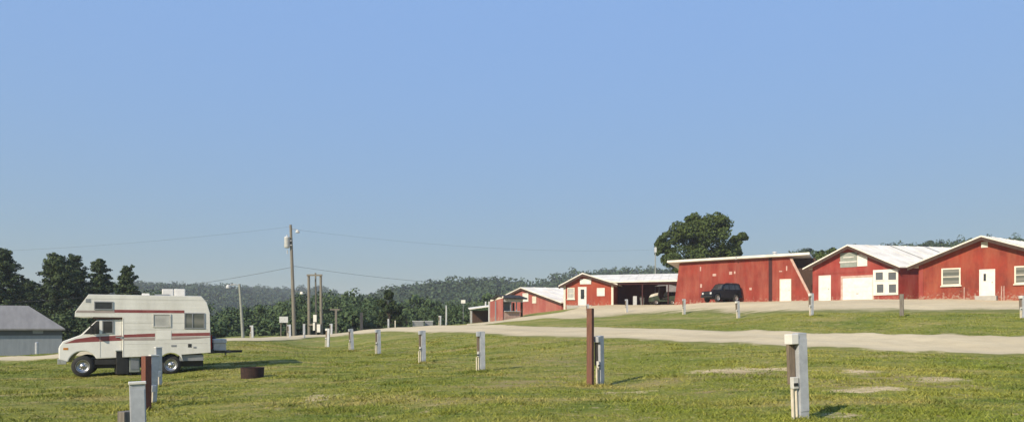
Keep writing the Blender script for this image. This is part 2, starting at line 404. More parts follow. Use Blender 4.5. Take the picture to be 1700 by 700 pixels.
# gravel roads draped over the ground
ROAD = dict(px=[-600,0,225,400,540,627,720,800,900,1000,1200,1345,1600,2300],
            lo=[37,38,40.5,45,58,60,52,45,38,34,29,27,25.8,23], hi=[42,42.5,45,52,70,74,71,62.5,52,46,38,35,32,29])
YARD = dict(px=[775,830,900,950,1000,1200,1345,1600,2300], lo=[57,65,65.5,63,62.5,55.5,45,43,42], hi=[73.5,72,72,76,90,90,80,75,75])
def road_lohi(T, px):
    return pchip(T['px'], T['lo'], px), pchip(T['px'], T['hi'], px)
def drape(name, T, off, seed):
    pxs = np.arange(T['px'][0], T['px'][-1]+1, 4.0); nt_ = 40
    lo, hi = road_lohi(T, pxs)
    rj = np.random.default_rng(int(seed*10)); jn = np.convolve(rj.normal(size=len(pxs)+8), np.ones(9)/9, 'valid'); jr = lambda s: .25*np.sin(pxs*.041+s) + .14*np.sin(pxs*.097+s*2) + .3*np.roll(jn, int(s*7))
    lo = lo+jr(seed); hi = hi+jr(seed+5)
    t = np.linspace(0, 1, nt_); D = lo[:, None]*(1-t)+hi[:, None]*t; X = (pxs[:, None]-850)*D/F
    o_ = np.full_like(D, off); o_[:, 0] = -.03; o_[:, -1] = -.03
    Z = ground_z(X.ravel(), D.ravel()) + o_.ravel()
    i = np.arange(len(pxs)*nt_).reshape(len(pxs), nt_)
    q = np.stack([i[:-1,:-1], i[1:,:-1], i[1:,1:], i[:-1,1:]], -1).reshape(-1, 4)
    m_ = np_mesh(name, np.stack([X.ravel(), D.ravel(), Z], 1), q)
    m_.polygons.foreach_set('use_smooth', np.ones(len(q), bool))
    a_ = m_.attributes.new('across', 'FLOAT', 'POINT'); a_.data.foreach_set('value', np.tile(t, len(pxs)).astype(np.float32))
    return tag(link_mesh(name, m_, M['gravel']), kind='structure')
drape('gravel_road', ROAD, .045, 1.0); drape('gravel_yard', YARD, .03, 4.0)

# ------------------------------------------------------------------ grass blades (stuff)
def grass():
    n = 150000
    d = 8.0 + (48-8.0)*rng.random(n)**1.5
    px = rng.uniform(-160, 1860, n); x = (px-850)*d/F
    lo, hi = road_lohi(ROAD, px)
    ok = (d < lo+rng.normal(0, .25, n)) | (d > hi+rng.normal(0, .25, n))
    l2, h2 = road_lohi(YARD, px); ok &= ~((px > 780) & (d > l2))
    dm = blob_mask(x, d, DIRT); ok &= rng.random(n) > dm*.85
    wm = blob_mask(x, d, WORN); ok &= rng.random(n) > wm*.6
    x, d = x[ok], d[ok]
    # taller tufts at the foot of posts
    ex, ey = [], []
    for (px_, d_) in TUFTS:
        k = 70; a = rng.uniform(0, 6.28, k); r = np.abs(rng.normal(.08, .16, k))
        c = at(px_, d_); ex.append(c.x+r*np.cos(a)); ey.append(c.y+r*np.sin(a))
    for k in range(230):
        d_ = 9+34*rng.random()**1.4; px_ = rng.uniform(-100, 1800); lo_, _h = road_lohi(ROAD, np.array([px_]))
        if d_ > lo_[0]-.6: continue
        c = at(px_, d_); q = int(rng.integers(12, 60)); sp_ = rng.uniform(.08, .3)
        ex.append(c.x+rng.normal(0, sp_*1.6, q)); ey.append(c.y+rng.normal(0, sp_, q))
    ntall = sum(len(e) for e in ex)
    x = np.concatenate([x]+ex); d = np.concatenate([d]+ey)
    z = ground_z(x, d); nb = 6; N_ = len(x)
    hgt = np.exp(rng.normal(np.log(.022), .4, N_)); hgt[-ntall:] = rng.uniform(.04, .11, ntall)
    patch = .5+.5*np.sin(x*1.7+2*np.sin(d*.8))*np.sin(d*1.3+x*.4); hgt[:-ntall] *= .7+.7*patch[:-ntall]
    base = np.repeat(np.stack([x, d, z-.01], 1), nb, 0); H = np.repeat(hgt, nb)*rng.uniform(.6, 1.25, N_*nb)
    a = rng.uniform(0, 6.28, N_*nb); sp = .05+.0016*np.repeat(d, nb)
    base[:, 0] += rng.normal(0, 1, N_*nb)*sp; base[:, 1] += rng.normal(0, 1, N_*nb)*sp
    w = .0055+.00042*np.repeat(d, nb)
    lean = rng.uniform(.5, 2.0, N_*nb)*H; la = rng.uniform(0, 6.28, N_*nb)
    du = np.stack([np.cos(a)*w, np.sin(a)*w, np.zeros_like(w)], 1)
    tip = base + np.stack([np.cos(la)*lean, np.sin(la)*lean, H], 1)
    V = np.stack([base-du, base+du, tip], 1).reshape(-1, 3)
    o = link_mesh('grass', np_mesh('grass', V, np.arange(len(V)).reshape(-1, 3)), M['blade'])
    tag(o, 'short mown green and straw coloured grass covering the field', 'grass', kind='stuff')
TUFTS = []

# ------------------------------------------------------------------ trees
def leaf_quads(C, Nrm, S, asp=1.0):
    n = len(C); nv = Nrm/np.maximum(np.linalg.norm(Nrm, axis=1, keepdims=True), 1e-6)
    r = rng.normal(size=(n, 3)); u = np.cross(nv, r); u /= np.maximum(np.linalg.norm(u, axis=1, keepdims=True), 1e-6); w = np.cross(nv, u)
    u = u*S[:, None]; w = w*(S*asp)[:, None]
    j = lambda: rng.uniform(.65, 1.2, (n, 1))
    V = np.stack([C-u*j(), C-w*j(), C+u*j(), C+w*j()], 1).reshape(-1, 3)
    return V, np.arange(4*n).reshape(-1, 4)
def clump_leaves(cen, rad, per, size, flat=.8, shell=.45):
    cen = np.asarray(cen, float); rad = np.asarray(rad, float); k = len(cen)
    n = k*per; dirs = rng.normal(size=(n, 3)); dirs /= np.linalg.norm(dirs, axis=1, keepdims=True)
    rr = (shell + (1-shell)*rng.random(n))**.6*np.where(rng.random(n) < .1, rng.uniform(1, 1.18, n), 1)
    off = dirs*rr[:, None]*np.repeat(rad, per)[:, None]; off[:, 2] *= flat
    C = np.repeat(cen, per, 0)+off
    Nn = dirs*.8 + rng.normal(size=(n, 3))*.55 + np.array([0, 0, .35])
    return leaf_quads(C, Nn, size*rng.uniform(.6, 1.3, n))
def limb_mesh(base, H, tips, r0):
    mb = MB(); base = Vector(base)
    top = base+Vector((random.uniform(-.2, .2), random.uniform(-.2, .2), H))
    mid = base.lerp(top, .5)+Vector((random.uniform(-.15, .15), random.uniform(-.15, .15), 0))
    mb.tube([base-Vector((0, 0, .6)), base+Vector((0, 0, .25)), mid, top], [r0*1.35, r0, r0*.72, r0*.25], 8)
    for t in tips:
        t = Vector(t); h = max(.25, min(.8, (t.z-base.z)/H*.55)); s = base.lerp(top, h)
        m2 = s.lerp(t, .5)+Vector((0, 0, -.08*(t-s).length))
        mb.tube([s, m2, t], [r0*.4, r0*.25, r0*.06], 5)
    return mb
def make_tree_parts(parent, crown, rad, base, H, r0, per, size, m, flat=.8, ntip=14):
    """crown: clump centres in the tree's own frame"""
    V, q = clump_leaves(crown, rad, per, size, flat)
    link_mesh('crown', np_mesh('crown', V, q), m, parent)
    k = rng.permutation(len(crown))[:ntip]
    limb_mesh(base, H, [crown[i] for i in k], r0).build('trunk', M['bark'], parent)
def round_crown(n, rx, rz, z0, lump=.35):
    pts = []; rad = []
    while len(pts) < n:
        p = rng.uniform(-1, 1, 3); e = np.linalg.norm(p)
        if e > 1 or e < .35: continue
        a = math.atan2(p[1], p[0]); k = 1 + .18*math.sin(3*a+n) + .1*math.sin(5*a+2*p[2])
        pts.append((p[0]*rx*k, p[1]*rx*k, z0+p[2]*rz*(1+.1*math.sin(2*a)))); rad.append(lump*rx*rng.uniform(.55, 1.1))
    return np.array(pts), np.array(rad)

# ------------------------------------------------------------------ building helpers
class Facade:
    def __init__(s, pxL, dL, pxR, dR, z0):
        s.P0 = Vector(((pxL-850)*dL/F, dL)); P1 = Vector(((pxR-850)*dR/F, dR))
        s.u = (P1-s.P0).normalized(); s.W = (P1-s.P0).length; s.z0 = z0
        s.rz = math.atan2(s.u.y, s.u.x); s.loc = (s.P0.x, s.P0.y, z0)
    def __call__(s, px, py):
        k = (px-850)/F
        t = (k*s.P0.y-s.P0.x)/(s.u.x-k*s.u.y); d = s.P0.y+t*s.u.y
        return t, EYE+(HZ-py)*d/F-s.z0
    def rect(s, x0, y0, x1, y1):
        (a, b), (c, d) = s(x0, y1), s(x1, y0)
        return a, c, b, d
def window(parent, r, m_frame, m_pane, fw=.09, bars_v=0, bars_h=1, sill=True, name='window', y=0.0):
    x0, x1, z0, z1 = r; mb = MB(); a = y-.06; b = y+.01
    mb.box(x0, x0+fw, a, b, z0, z1).box(x1-fw, x1, a, b, z0, z1).box(x0+fw, x1-fw, a, b, z1-fw, z1).box(x0+fw, x1-fw, a, b, z0, z0+fw)
    for i in range(bars_v):
        c = x0+(x1-x0)*(i+1)/(bars_v+1); mb.box(c-.025, c+.025, a+.015, b, z0+fw, z1-fw)
    for i in range(bars_h):
        c = z0+(z1-z0)*(i+1)/(bars_h+1); mb.box(x0+fw, x1-fw, a+.02, b-.002, c-.025, c+.025)
    w = mb.build(name, m_frame, parent)
    MB().box(x0+fw*.8, x1-fw*.8, y-.022, y-.006, z0+fw*.8, z1-fw*.8).build('pane', m_pane, w)
    if sill: MB().box(x0-.06, x1+.06, y-.13, y-.005, z0-.09, z0-.003).build('sill', m_frame, w)
    return w
def door(parent, r, m_door, m_frame, glass=None, handle_right=True, y=0.0, name='door', panels=True):
    x0, x1, z0, z1 = r; fw = .08; mb = MB()
    mb.box(x0, x1, y-.035, y+.01, z0, z1)
    if panels:
        for (a, b) in ((.08, .42), (.5, .92)):
            if glass and b > .5: continue
            mb.box(x0+(x1-x0)*.16, x1-(x1-x0)*.16, y-.05, y-.03, z0+(z1-z0)*a, z0+(z1-z0)*b)
    d = mb.build(name, m_door, parent)
    MB().box(x0-fw, x0-.003, y-.06, y+.01, z0, z1+fw).box(x1+.003, x1+fw, y-.06, y+.01, z0, z1+fw).box(x0-.002, x1+.002, y-.06, y+.01, z1+.003, z1+fw-.002).build('door_frame', m_frame, d)
    if glass:
        gx0, gx1, gz0, gz1 = glass
        MB().box(gx0, gx1, y-.056, y-.03, gz0, gz1).build('door_pane', M['dark_glass'], d)
    hx = x1-.1 if handle_right else x0+.1
    MB().lathe([(.001, -.11), (.032, -.1), (.03, -.06), (.012, -.05), (.012, -.02)], 10, 'y', (hx, y, z0+1.0)).build('handle', M['grey_metal'], d, smooth=True)
    return d
def gable_shell(root, W, eL, eR, sa, ha, w, L, m_wall, m_roof, ov=.45, of=.4, th=.1, rib=1.2, rise=0.0, wall_name='wall'):
    """gable front in the local xz plane (y=0), ridge running along local vector w (unit, may be skew)"""
    wv = Vector((w[0], w[1], rise))*L
    MB().prism([(0,0,-1.2),(W,0,-1.2),(W,0,eR),(sa,0,ha),(0,0,eL)], wv).build(wall_name, m_wall, root)
    sl, sr = (ha-eL)/sa, (ha-eR)/(W-sa)
    g = .012
    def chev(t0, t1, o_):
        return [(-o_, eL-sl*o_+t0), (sa, ha+t0), (W+o_, eR-sr*o_+t0), (W+o_, eR-sr*o_+t1), (sa, ha+t1), (-o_, eL-sl*o_+t1)]
    d = Vector((w[0], w[1], rise)); mb = MB()
    mb.prism([(x, 0, z) for x, z in chev(g, th, ov)], d*(L+2*of), tuple(-d*of))
    n = int(L/rib)
    for i in range(1, n):
        mb.prism([(x, 0, z) for x, z in chev(th-.03, th+.028, ov-.02)], d*.05, tuple(d*(i*rib)))
    r = mb.build('roof', m_roof, root)
    fb_ = MB(); f0, f1 = -.24, g-.003  # brown rake boards, deepened to double as the dark overhang shadow line
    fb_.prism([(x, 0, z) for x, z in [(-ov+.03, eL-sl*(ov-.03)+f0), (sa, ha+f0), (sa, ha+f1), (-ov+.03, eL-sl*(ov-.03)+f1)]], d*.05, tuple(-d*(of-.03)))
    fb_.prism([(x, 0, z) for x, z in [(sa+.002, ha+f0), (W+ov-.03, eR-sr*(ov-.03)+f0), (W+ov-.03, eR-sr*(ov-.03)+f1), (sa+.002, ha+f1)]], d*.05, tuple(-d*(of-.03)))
    fb_.build('fascia_and_shade', M['brown_boards'], r)
    return r

# ================================================================== THE RED BUILDINGS
ZY = 3.92
# --- right building
fb = Facade(1525, 57.0, 1750, 51.6, ZY)
fb.W = 8.9
rt = thing('block_building', 'red block building at the right edge, white door between two white framed windows', 'building', fb.loc, fb.rz)
apx, aph = fb(1635, 394)
eL = fb(1525, 439)[1]
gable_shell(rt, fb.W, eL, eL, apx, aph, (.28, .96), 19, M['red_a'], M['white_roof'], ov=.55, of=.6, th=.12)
window(rt, fb.rect(1563, 444, 1595, 474), M['cream'], M['blind_glass'], .1, 0, 1)
window(rt, fb.rect(1684, 440, 1719, 471), M['cream'], M['blind_glass'], .1, 0, 1)
dr = fb.rect(1628, 448, 1650, 492); dr = (dr[0], dr[1], .06, dr[3])
gg = fb.rect(1633, 454, 1637, 466)
door(rt, dr, M['white'], M['white'], gg)
vr = fb.rect(1629, 401, 1640, 411); v = MB().box(vr[0], vr[1], -.05, .01, vr[2], vr[3])
for i in range(4):
    z = vr[2]+(vr[3]-vr[2])*(i+.6)/4.6; v.box(vr[0]+.04, vr[1]-.04, -.075, -.045, z-.02, z+.015)
v.build('gable_vent', M['white'], rt)
MB().box(dr[0]-.25, dr[1]+.25, -.9, -.01, -.6, .05).build('door_step', M['concrete'], rt)
mb = MB(); 
for px in (1601, 1663, 1667):
    s_, _ = fb(px, 480); mb = MB().tube([(s_, -.07, -.3), (s_, -.07, .75)], .035, 6); mb.build('pipe', M['trim_pink'], rt)
MB().box(.06, .32, -.05, .02, -.3, eL-.05).build('corner_trim', M['red_b'], rt)
# --- garage building
fg = Facade(1349, 64.3, 1492, 59.6, 3.95)
rg = thing('garage_building', 'red gabled garage with a wide white roll door and grey loft opening', 'building', fg.loc, fg.rz)
apx, aph = fg(1415, 408); eL = fg(1349, 443)[1]; eR = fg(1491, 440)[1]
W_ = Vector((.93, .37)); cr, sr_ = math.cos(-fg.rz), math.sin(-fg.rz)
wl = (W_.x*cr-W_.y*sr_, W_.x*sr_+W_.y*cr)
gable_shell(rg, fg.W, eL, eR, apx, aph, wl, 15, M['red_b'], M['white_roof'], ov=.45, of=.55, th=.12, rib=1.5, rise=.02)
grf = [o for o in rg.children if o.name.startswith('roof')][0]; srr_ = (aph-eR)/(fg.W-apx)
for t_ in (4.1, 8.2):
    q = [(apx+.1, 0, aph+.13-srr_*.1), (fg.W+.3, 0, eR+.13-srr_*.3), (fg.W+.3, 0, eR+.175-srr_*.3), (apx+.1, 0, aph+.175-srr_*.1)]
    MB().prism(q, (wl[0]*.16, wl[1]*.16, .003), (wl[0]*t_, wl[1]*t_, .02*t_)).build('roof_seam', M['grey_metal'], grf)
r_ = fg.rect(1361, 458, 1378, 497); door(rg, (r_[0], r_[1], .03, r_[3]), M['white'], M['white'])
r_ = fg.rect(1399, 459, 1449, 497); x0, x1, z0, z1 = r_; z0 = .03
gd = MB().box(x0, x1, -.03, .01, z0, z1)
for i in range(1, 5):
    z = z0+(z1-z0)*i/5; 
    gd.box(x0+.02, x1-.02, -.042, -.028, z-.42, z-.06)
gd = gd.build('garage_door', M['white'], rg)
MB().box(x0-.14, x0-.004, -.07, .01, z0, z1+.16).box(x1+.004, x1+.12, -.07, .01, z0, z1+.16).box(x0-.003, x1+.003, -.07, .01, z1+.004, z1+.159).build('door_frame', M['trim_pink'], gd)
MB().box((x0+x1)/2-.1, (x0+x1)/2+.1, -.065, -.03, z0+.5, z0+.56).build('handle', M['grey_metal'], gd)
# loft opening
r_ = fg.rect(1395, 418, 1423, 444); x0, x1, z0, z1 = r_
lo_ = MB().box(x0, x1, -.04, .01, z0, z1).build('loft_opening', M['grey_panel'], rg)
z = z0+(z1-z0)*.36; MB().box(x0-.05, x1-.01, -.075, -.042, z-.06, z+.06).build('rail', M['offwhite_dirty'], lo_)
z = z0+(z1-z0)*.68; MB().box(x0+.25, x1-.25, -.07, -.042, z-.05, z+.05).build('rail', M['offwhite_dirty'], lo_)
r_ = fg.rect(1423.5, 421, 1440, 442); x0, x1, z0, z1 = r_
sh = MB().box(x0, x1, -.055, .01, z0, z1).build('loft_shutter', M['white'], rg)
# white panel with four windows
r_ = fg.rect(1450, 446, 1491.5, 490); x0, x1, z0, z1 = r_
wp = MB().box(x0, x1, -.09, .01, z0, z1).build('window_panel', M['white'], rg)
for (a, b, c, d) in ((1453,450,1468,466), (1474,450,1490,466), (1455,470,1469,487), (1475,470,1490,487)):
    rr = fg.rect(a, b, c, d)
    fw = .07; X0, X1, Z0, Z1 = rr
    w = MB().box(X0, X0+fw, -.13, -.088, Z0, Z1).box(X1-fw, X1, -.13, -.088, Z0, Z1).box(X0+fw, X1-fw, -.13, -.088, Z1-fw, Z1).box(X0+fw, X1-fw, -.13, -.088, Z0, Z0+fw).build('panel_window', M['white'], wp)
    MB().box(X0+fw*.8, X1-fw*.8, -.105, -.092, Z0+fw*.8, Z1-fw*.8).build('pane', M['barn_band'], w)
rr = fg.rect(1396, 446, 1449, 456)
MB().box(.05, fg.W-.05, -.03, -.004, rr[2]+.15, rr[3]-.1).build('header_board', M['maroon_dark' if False else 'red_b'], rg)
# --- long shed with slanted ends
fs = Facade(1117, 71.0, 1350, 65.0, 3.98)
rs = thing('slant_ended_shed', 'long red metal shed with slanted ends and thin white roof behind the dark car', 'building', fs.loc, fs.rz)
tl = fs(1128, 436.5); tr = fs(1313, 426.5); W = fs.W
MB().prism([(0,0,-1),(W,0,-1),(W,0,0),(tr[0],0,tr[1]),(tl[0],0,tl[1])], (0, 9, -.9)).build('wall', M['red_c'], rs)
# recessed brown end bay under the roof overhang
bx0 = tr[0]-.6; bx1 = fs(1349, 430)[0]
MB().prism([(bx0,1.2,-1),(W+.55,1.2,-1),(bx1+.1,1.2,tr[1]-.06),(bx0,1.2,tr[1]-.1)], (0, 7, -.7)).build('end_bay', M['brown_boards'], rs)
p0 = fs(1110, 436); p1 = fs(1345, 424)
def slab_roof(a, b, y0, y1, th, drop):
    k = (b[1]-a[1])/(b[0]-a[0])
    return MB().prism([(a[0],y0,a[1]),(b[0],y0,b[1]),(b[0],y0,b[1]+th),(a[0],y0,a[1]+th)], (0, y1-y0, drop))
rf = slab_roof((p0[0], p0[1]-.02), (p1[0], p1[1]+.05), -.5, 9.6, .2, -.9).build('roof', M['white_roof'], rs)
sx = fs(1280, 420)[0]; MB().lathe([(.14, 0), (.14, .5), (.22, .52), (.2, .62), (.01, .66)], 10, 'z', (sx, 2, p1[1]+.05)).build('roof_vent', M['pale_grey'], rf)
sx = fs(1224, 420)[0]; MB().box(sx-.05, sx+.05, -.53, -.49, (p0[1]+p1[1])/2-.05, (p0[1]+p1[1])/2+.24).build('roof_joint', M['grey_metal'], rf)
for px, wd in ((1279, .3), (1222, .1), (1161, .07)):
    x, h = fs(px, 436); MB().box(x-wd/2, x+wd/2, -.035, .0, -.3, tl[1]-.15+(x/W)*.5).build('seam_strip', M['red_b' if wd < .2 else 'maroon_dark'], rs)
r_ = fs.rect(1296, 464, 1312, 501); door(rs, (r_[0], r_[1], .03, r_[3]), M['white'], M['cream'])
# slanted white trim board
a = fs(1312, 429); MB().prism([(W-.02,-.05,-.2),(W+.2,-.05,-.2),(a[0]+.16,-.05,tr[1]-.1),(a[0]-.06,-.05,tr[1]-.1)], (0,.2,0)).build('slanted_trim', M['trim_pink'], rs)
for (a_, b_, c_, d_) in ((1190,471,1199,478),):
    rr = fs.rect(a_, b_, c_, d_); MB().box(rr[0], rr[1], -.03, .0, rr[2], rr[3]).build('white_notice', M['white'], rs)
for (px, py, w_, h_) in ((1186,456,6,4),(1213,453,5,5),(1220,452,3,4),(1164,474,3,6),(1163,446,2,7),(1246,479,4,4),(1212,472,7,4),(1306,445,2,8),(1296,450,5,2)):
    rr = fs.rect(px-w_/2, py-h_/2, px+w_/2, py+h_/2); MB().box(rr[0], rr[1], -.014, .002, rr[2], rr[3]).build('paint_patch', M['trim_pink'], rs)
# --- gabled building with porch wing
fp_ = Facade(936, 79.0, 1018, 77.6, 4.03)
rp = thing('porch_building', 'bright red gabled building with a white sign above its door and a long open porch', 'building', fp_.loc, fp_.rz)
W = fp_.W; apx, aph = fp_(968, 455); eL = fp_(937, 472)[1]; eR = fp_(1018, 470.5)[1]
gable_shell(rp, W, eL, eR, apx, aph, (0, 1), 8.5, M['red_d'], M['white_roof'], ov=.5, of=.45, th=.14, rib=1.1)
for x, nm in ((-.02, 0), (W-.2, 1)):
    MB().box(x, x+.22, -.05, .06, -.4, (eL if nm == 0 else eR)-.08).build('corner_board', M['cream'], rp)
window(rp, fp_.rect(942, 477, 954, 496), M['cream'], M['curtain_glass'], .1, 0, 1)
window(rp, fp_.rect(991, 477.5, 1004, 491), M['white'], M['white'], .08, 2, 2, sill=False)
r_ = fp_.rect(961, 477, 972.5, 506); r_ = (r_[0], r_[1], .02, r_[3]); g = fp_.rect(964.2, 480, 970, 496)
door(rp, r_, M['white'], M['white'], g)
r_ = fp_.rect(963, 462.5, 981.5, 471.5); MB().box(r_[0], r_[1], -.08, -.005, r_[2], r_[3]).build('sign_board', M['white'], rp)
MB().box(r_[0]-1.2, r_[1]+.2, -1.3, -.01, -.7, .01).build('step', M['concrete'], rp)
# porch wing
xr = fp_(1136, 470)[0]; eh = fp_(1060, 468.5)[1]; rh = aph+.04; dp = 4.2
srr = (aph-eR)/(W-apx); xv = apx+(aph-eh)/srr
mb = MB()
mb.prism([(xv+.1,-.55,eh),(xr,-.55,eh),(xr,dp,rh),(apx,dp,rh)], (0, 0, .16))
mb.prism([(apx,dp+.01,rh),(xr,dp+.01,rh),(xr,dp*2+.5,eh),(xv+.1,dp*2+.5,eh)], (0, 0, .16))
for i in range(1, 9):
    x = xv+(xr-xv)*i/9; mb.prism([(x,-.53,eh+.14),(x+.05,-.53,eh+.14),(x+.05,dp-.02,rh+.14),(x,dp-.02,rh+.14)], (0,0,.045))
mb.build('porch_roof', M['white_roof'], rp)
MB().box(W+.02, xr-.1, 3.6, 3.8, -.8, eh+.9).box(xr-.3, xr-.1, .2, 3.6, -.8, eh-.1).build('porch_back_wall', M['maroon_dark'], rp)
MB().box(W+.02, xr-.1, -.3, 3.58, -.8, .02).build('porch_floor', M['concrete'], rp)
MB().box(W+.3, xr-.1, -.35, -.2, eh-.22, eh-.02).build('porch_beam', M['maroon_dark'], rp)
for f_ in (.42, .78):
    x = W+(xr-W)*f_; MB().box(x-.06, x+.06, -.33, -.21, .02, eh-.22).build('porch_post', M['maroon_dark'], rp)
# --- far left red barn
fl = Facade(833, 92.0, 932, 84.0, 3.35)
rl = thing('faded_red_barn', 'faded red barn with a broad white roof half hidden behind the small kiosk', 'building', fl.loc, fl.rz)
W = fl.W; apx, aph = fl(868, 478); eL = fl(834, 495)[1]; eR = fl(932, 501.5)[1]
W_ = Vector((.96, .28)); cr, sr_ = math.cos(-fl.rz), math.sin(-fl.rz); wl = (W_.x*cr-W_.y*sr_, W_.x*sr_+W_.y*cr)
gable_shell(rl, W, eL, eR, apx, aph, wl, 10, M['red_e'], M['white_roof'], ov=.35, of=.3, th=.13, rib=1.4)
window(rl, fl.rect(868, 486, 877.5, 500.5), M['white'], M['white'], .1, 0, 0, sill=False, name='shutter_window')
window(rl, fl.rect(884, 491.5, 890.5, 503), M['cream'], M['cream'], .1, 0, 1, sill=False)
# --- kiosk
fk = Facade(835, 73.0, 868, 74.3, zy(529, 73))
rk = thing('ticket_kiosk', 'small red kiosk with a black roof and an open grey serving hatch', 'kiosk', fk.loc, fk.rz)
W = fk.W
ah = fk(836, 494)[1]; kb = -.6
sd = Vector(((813-850)*76.0/F, 76.0)) - fk.P0
c_, s_ = math.cos(-fk.rz), math.sin(-fk.rz); sdl = Vector((sd.x*c_-sd.y*s_, sd.x*s_+sd.y*c_, 0))
lowh = zy(500, 76)-fk.z0
MB().prism([(0,0,kb),(sdl.x,sdl.y,kb),(sdl.x,sdl.y,lowh),(0,0,ah)], (.12, .12, 0)).build('side_wall', M['red_e'], rk)
MB().prism([(sdl.x-.02,sdl.y-.14,lowh-.02),(-.05,-.14,ah-.02),(-.05,-.14,ah+.18),(sdl.x-.02,sdl.y-.14,lowh+.18)], (.2,.3,0)).build('rake_board', M['cream'], rk)
MB().box(sdl.x-.1, sdl.x+.1, sdl.y-.1, sdl.y+.1, kb, lowh).build('corner_post', M['pale_grey'], rk)
z1 = fk(850, 517)[1]
fwall = MB().box(.13, W-.35, .02, .14, kb, z1).build('front_wall', M['trim_pink'], rk)
MB().box(.14, W-.3, 1.6, 1.7, kb, ah-.25).build('back_wall', M['barn_grey'], rk)
zt = fk(850, 496)[1]
MB().box(.13, W-.0, .0, .12, zt-.28, zt).build('header', M['pale_grey'], rk)
for x in (.95, 1.65): MB().box(x-.04, x+.04, .03, .11, z1, zt-.28).build('mullion', M['barn_grey'], rk)
MB().box(W-.18, W, .0, .16, kb, zt-.29).build('post', M['brown_boards'], rk)
MB().box(W-.18, W, 1.5, 1.66, kb, zt-.29).build('post', M['brown_boards'], rk)
MB().prism([(.0,-.45,zt-.02),(.0,1.0,ah+.2),(.0,2.2,zt),(.0,2.2,zt+.12),(.0,1.0,ah+.36),(.0,-.45,zt+.12)], (W+.25, 0, 0)).build('roof', M['roof_black'], rk)
MB().box(.16, W-.4, -.18, .018, z1+.01, z1+.07).build('counter', M['pale_grey'], rk)
# --- low open shelter left of kiosk
p = Vector(((783-850)*84/F, 84, zy(527, 84)))
ro = thing('open_shelter', 'low open shelter with a pale tin roof, left of the kiosk', 'shelter', p, .12); ro.scale = (.72, .8, .8)
MB().prism([(-.35,-.3,1.15),(4.0,-.3,1.7),(4.0,-.3,1.8),(-.35,-.3,1.27)], (0, 3.5, .25)).build('roof', M['white_roof'], ro)
for x, h in ((0, 1.18), (3.6, 1.62)):
    for y in (0, 2.8): MB().box(x-.06, x+.06, y-.06, y+.06, -1.2, h).build('post', M['pale_grey'], ro)
MB().box(.1, 3.5, 2.85, 2.95, -1.2, 1.1).build('back_wall', M['brown_boards'], ro)
MB().tube([(2.35, 1.4, 1.5), (2.35, 1.4, 2.35)], .12, 8).build('flue_pipe', M['pale_grey'], ro)
# --- grey barn at far left
fm = Facade(-219, 53.5, 103, 60.0, -.75)
rm = thing('grey_metal_barn', 'low grey sheet metal barn with a dark band under the eaves, at the left edge', 'building', fm.loc, fm.rz)
W = fm.W; eh = fm(60, 545)[1]; rg_ = fm(40, 505)[1]
D_ = 7.0
MB().box(0, W, 0, D_, -1.5, eh).build('wall', M['barn_grey'], rm)
MB().box(-.02, W+.02, -.03, .0, fm(50,556)[1], fm(50,547)[1]).build('eave_band', M['barn_band'], rm)
rx = W-2.3
MB().add([(-.3,-.35,eh),(W+.2,-.35,eh),(W+.2,D_+.35,eh),(-.3,D_+.35,eh),(-.3,D_/2,rg_),(rx,D_/2,rg_),(-.3,-.35,eh-.12),(W+.2,-.35,eh-.12),(W+.2,D_+.35,eh-.12),(-.3,D_+.35,eh-.12)],
         [(0,1,5,4),(1,2,5),(2,3,4,5),(3,0,4),(0,6,7,1),(1,7,8,2),(2,8,9,3),(3,9,6,0),(6,9,8,7)]).build('roof', M['barn_roof'], rm)
sx = fm(63, 550); MB().box(sx[0]-.35, sx[0]+.35, -.05, -.031, fm(63,553)[1], fm(63,548)[1]).build('vent_louvre', M['grey_metal'], rm)
tag(MB().tube([(0,0,-.3),(0,0,.85),(0,0,.9)], [.11,.11,.06], 8).build('marker_post', M['galv']), 'short pale post standing in front of the grey metal barn', 'post').location = at(61, 52)

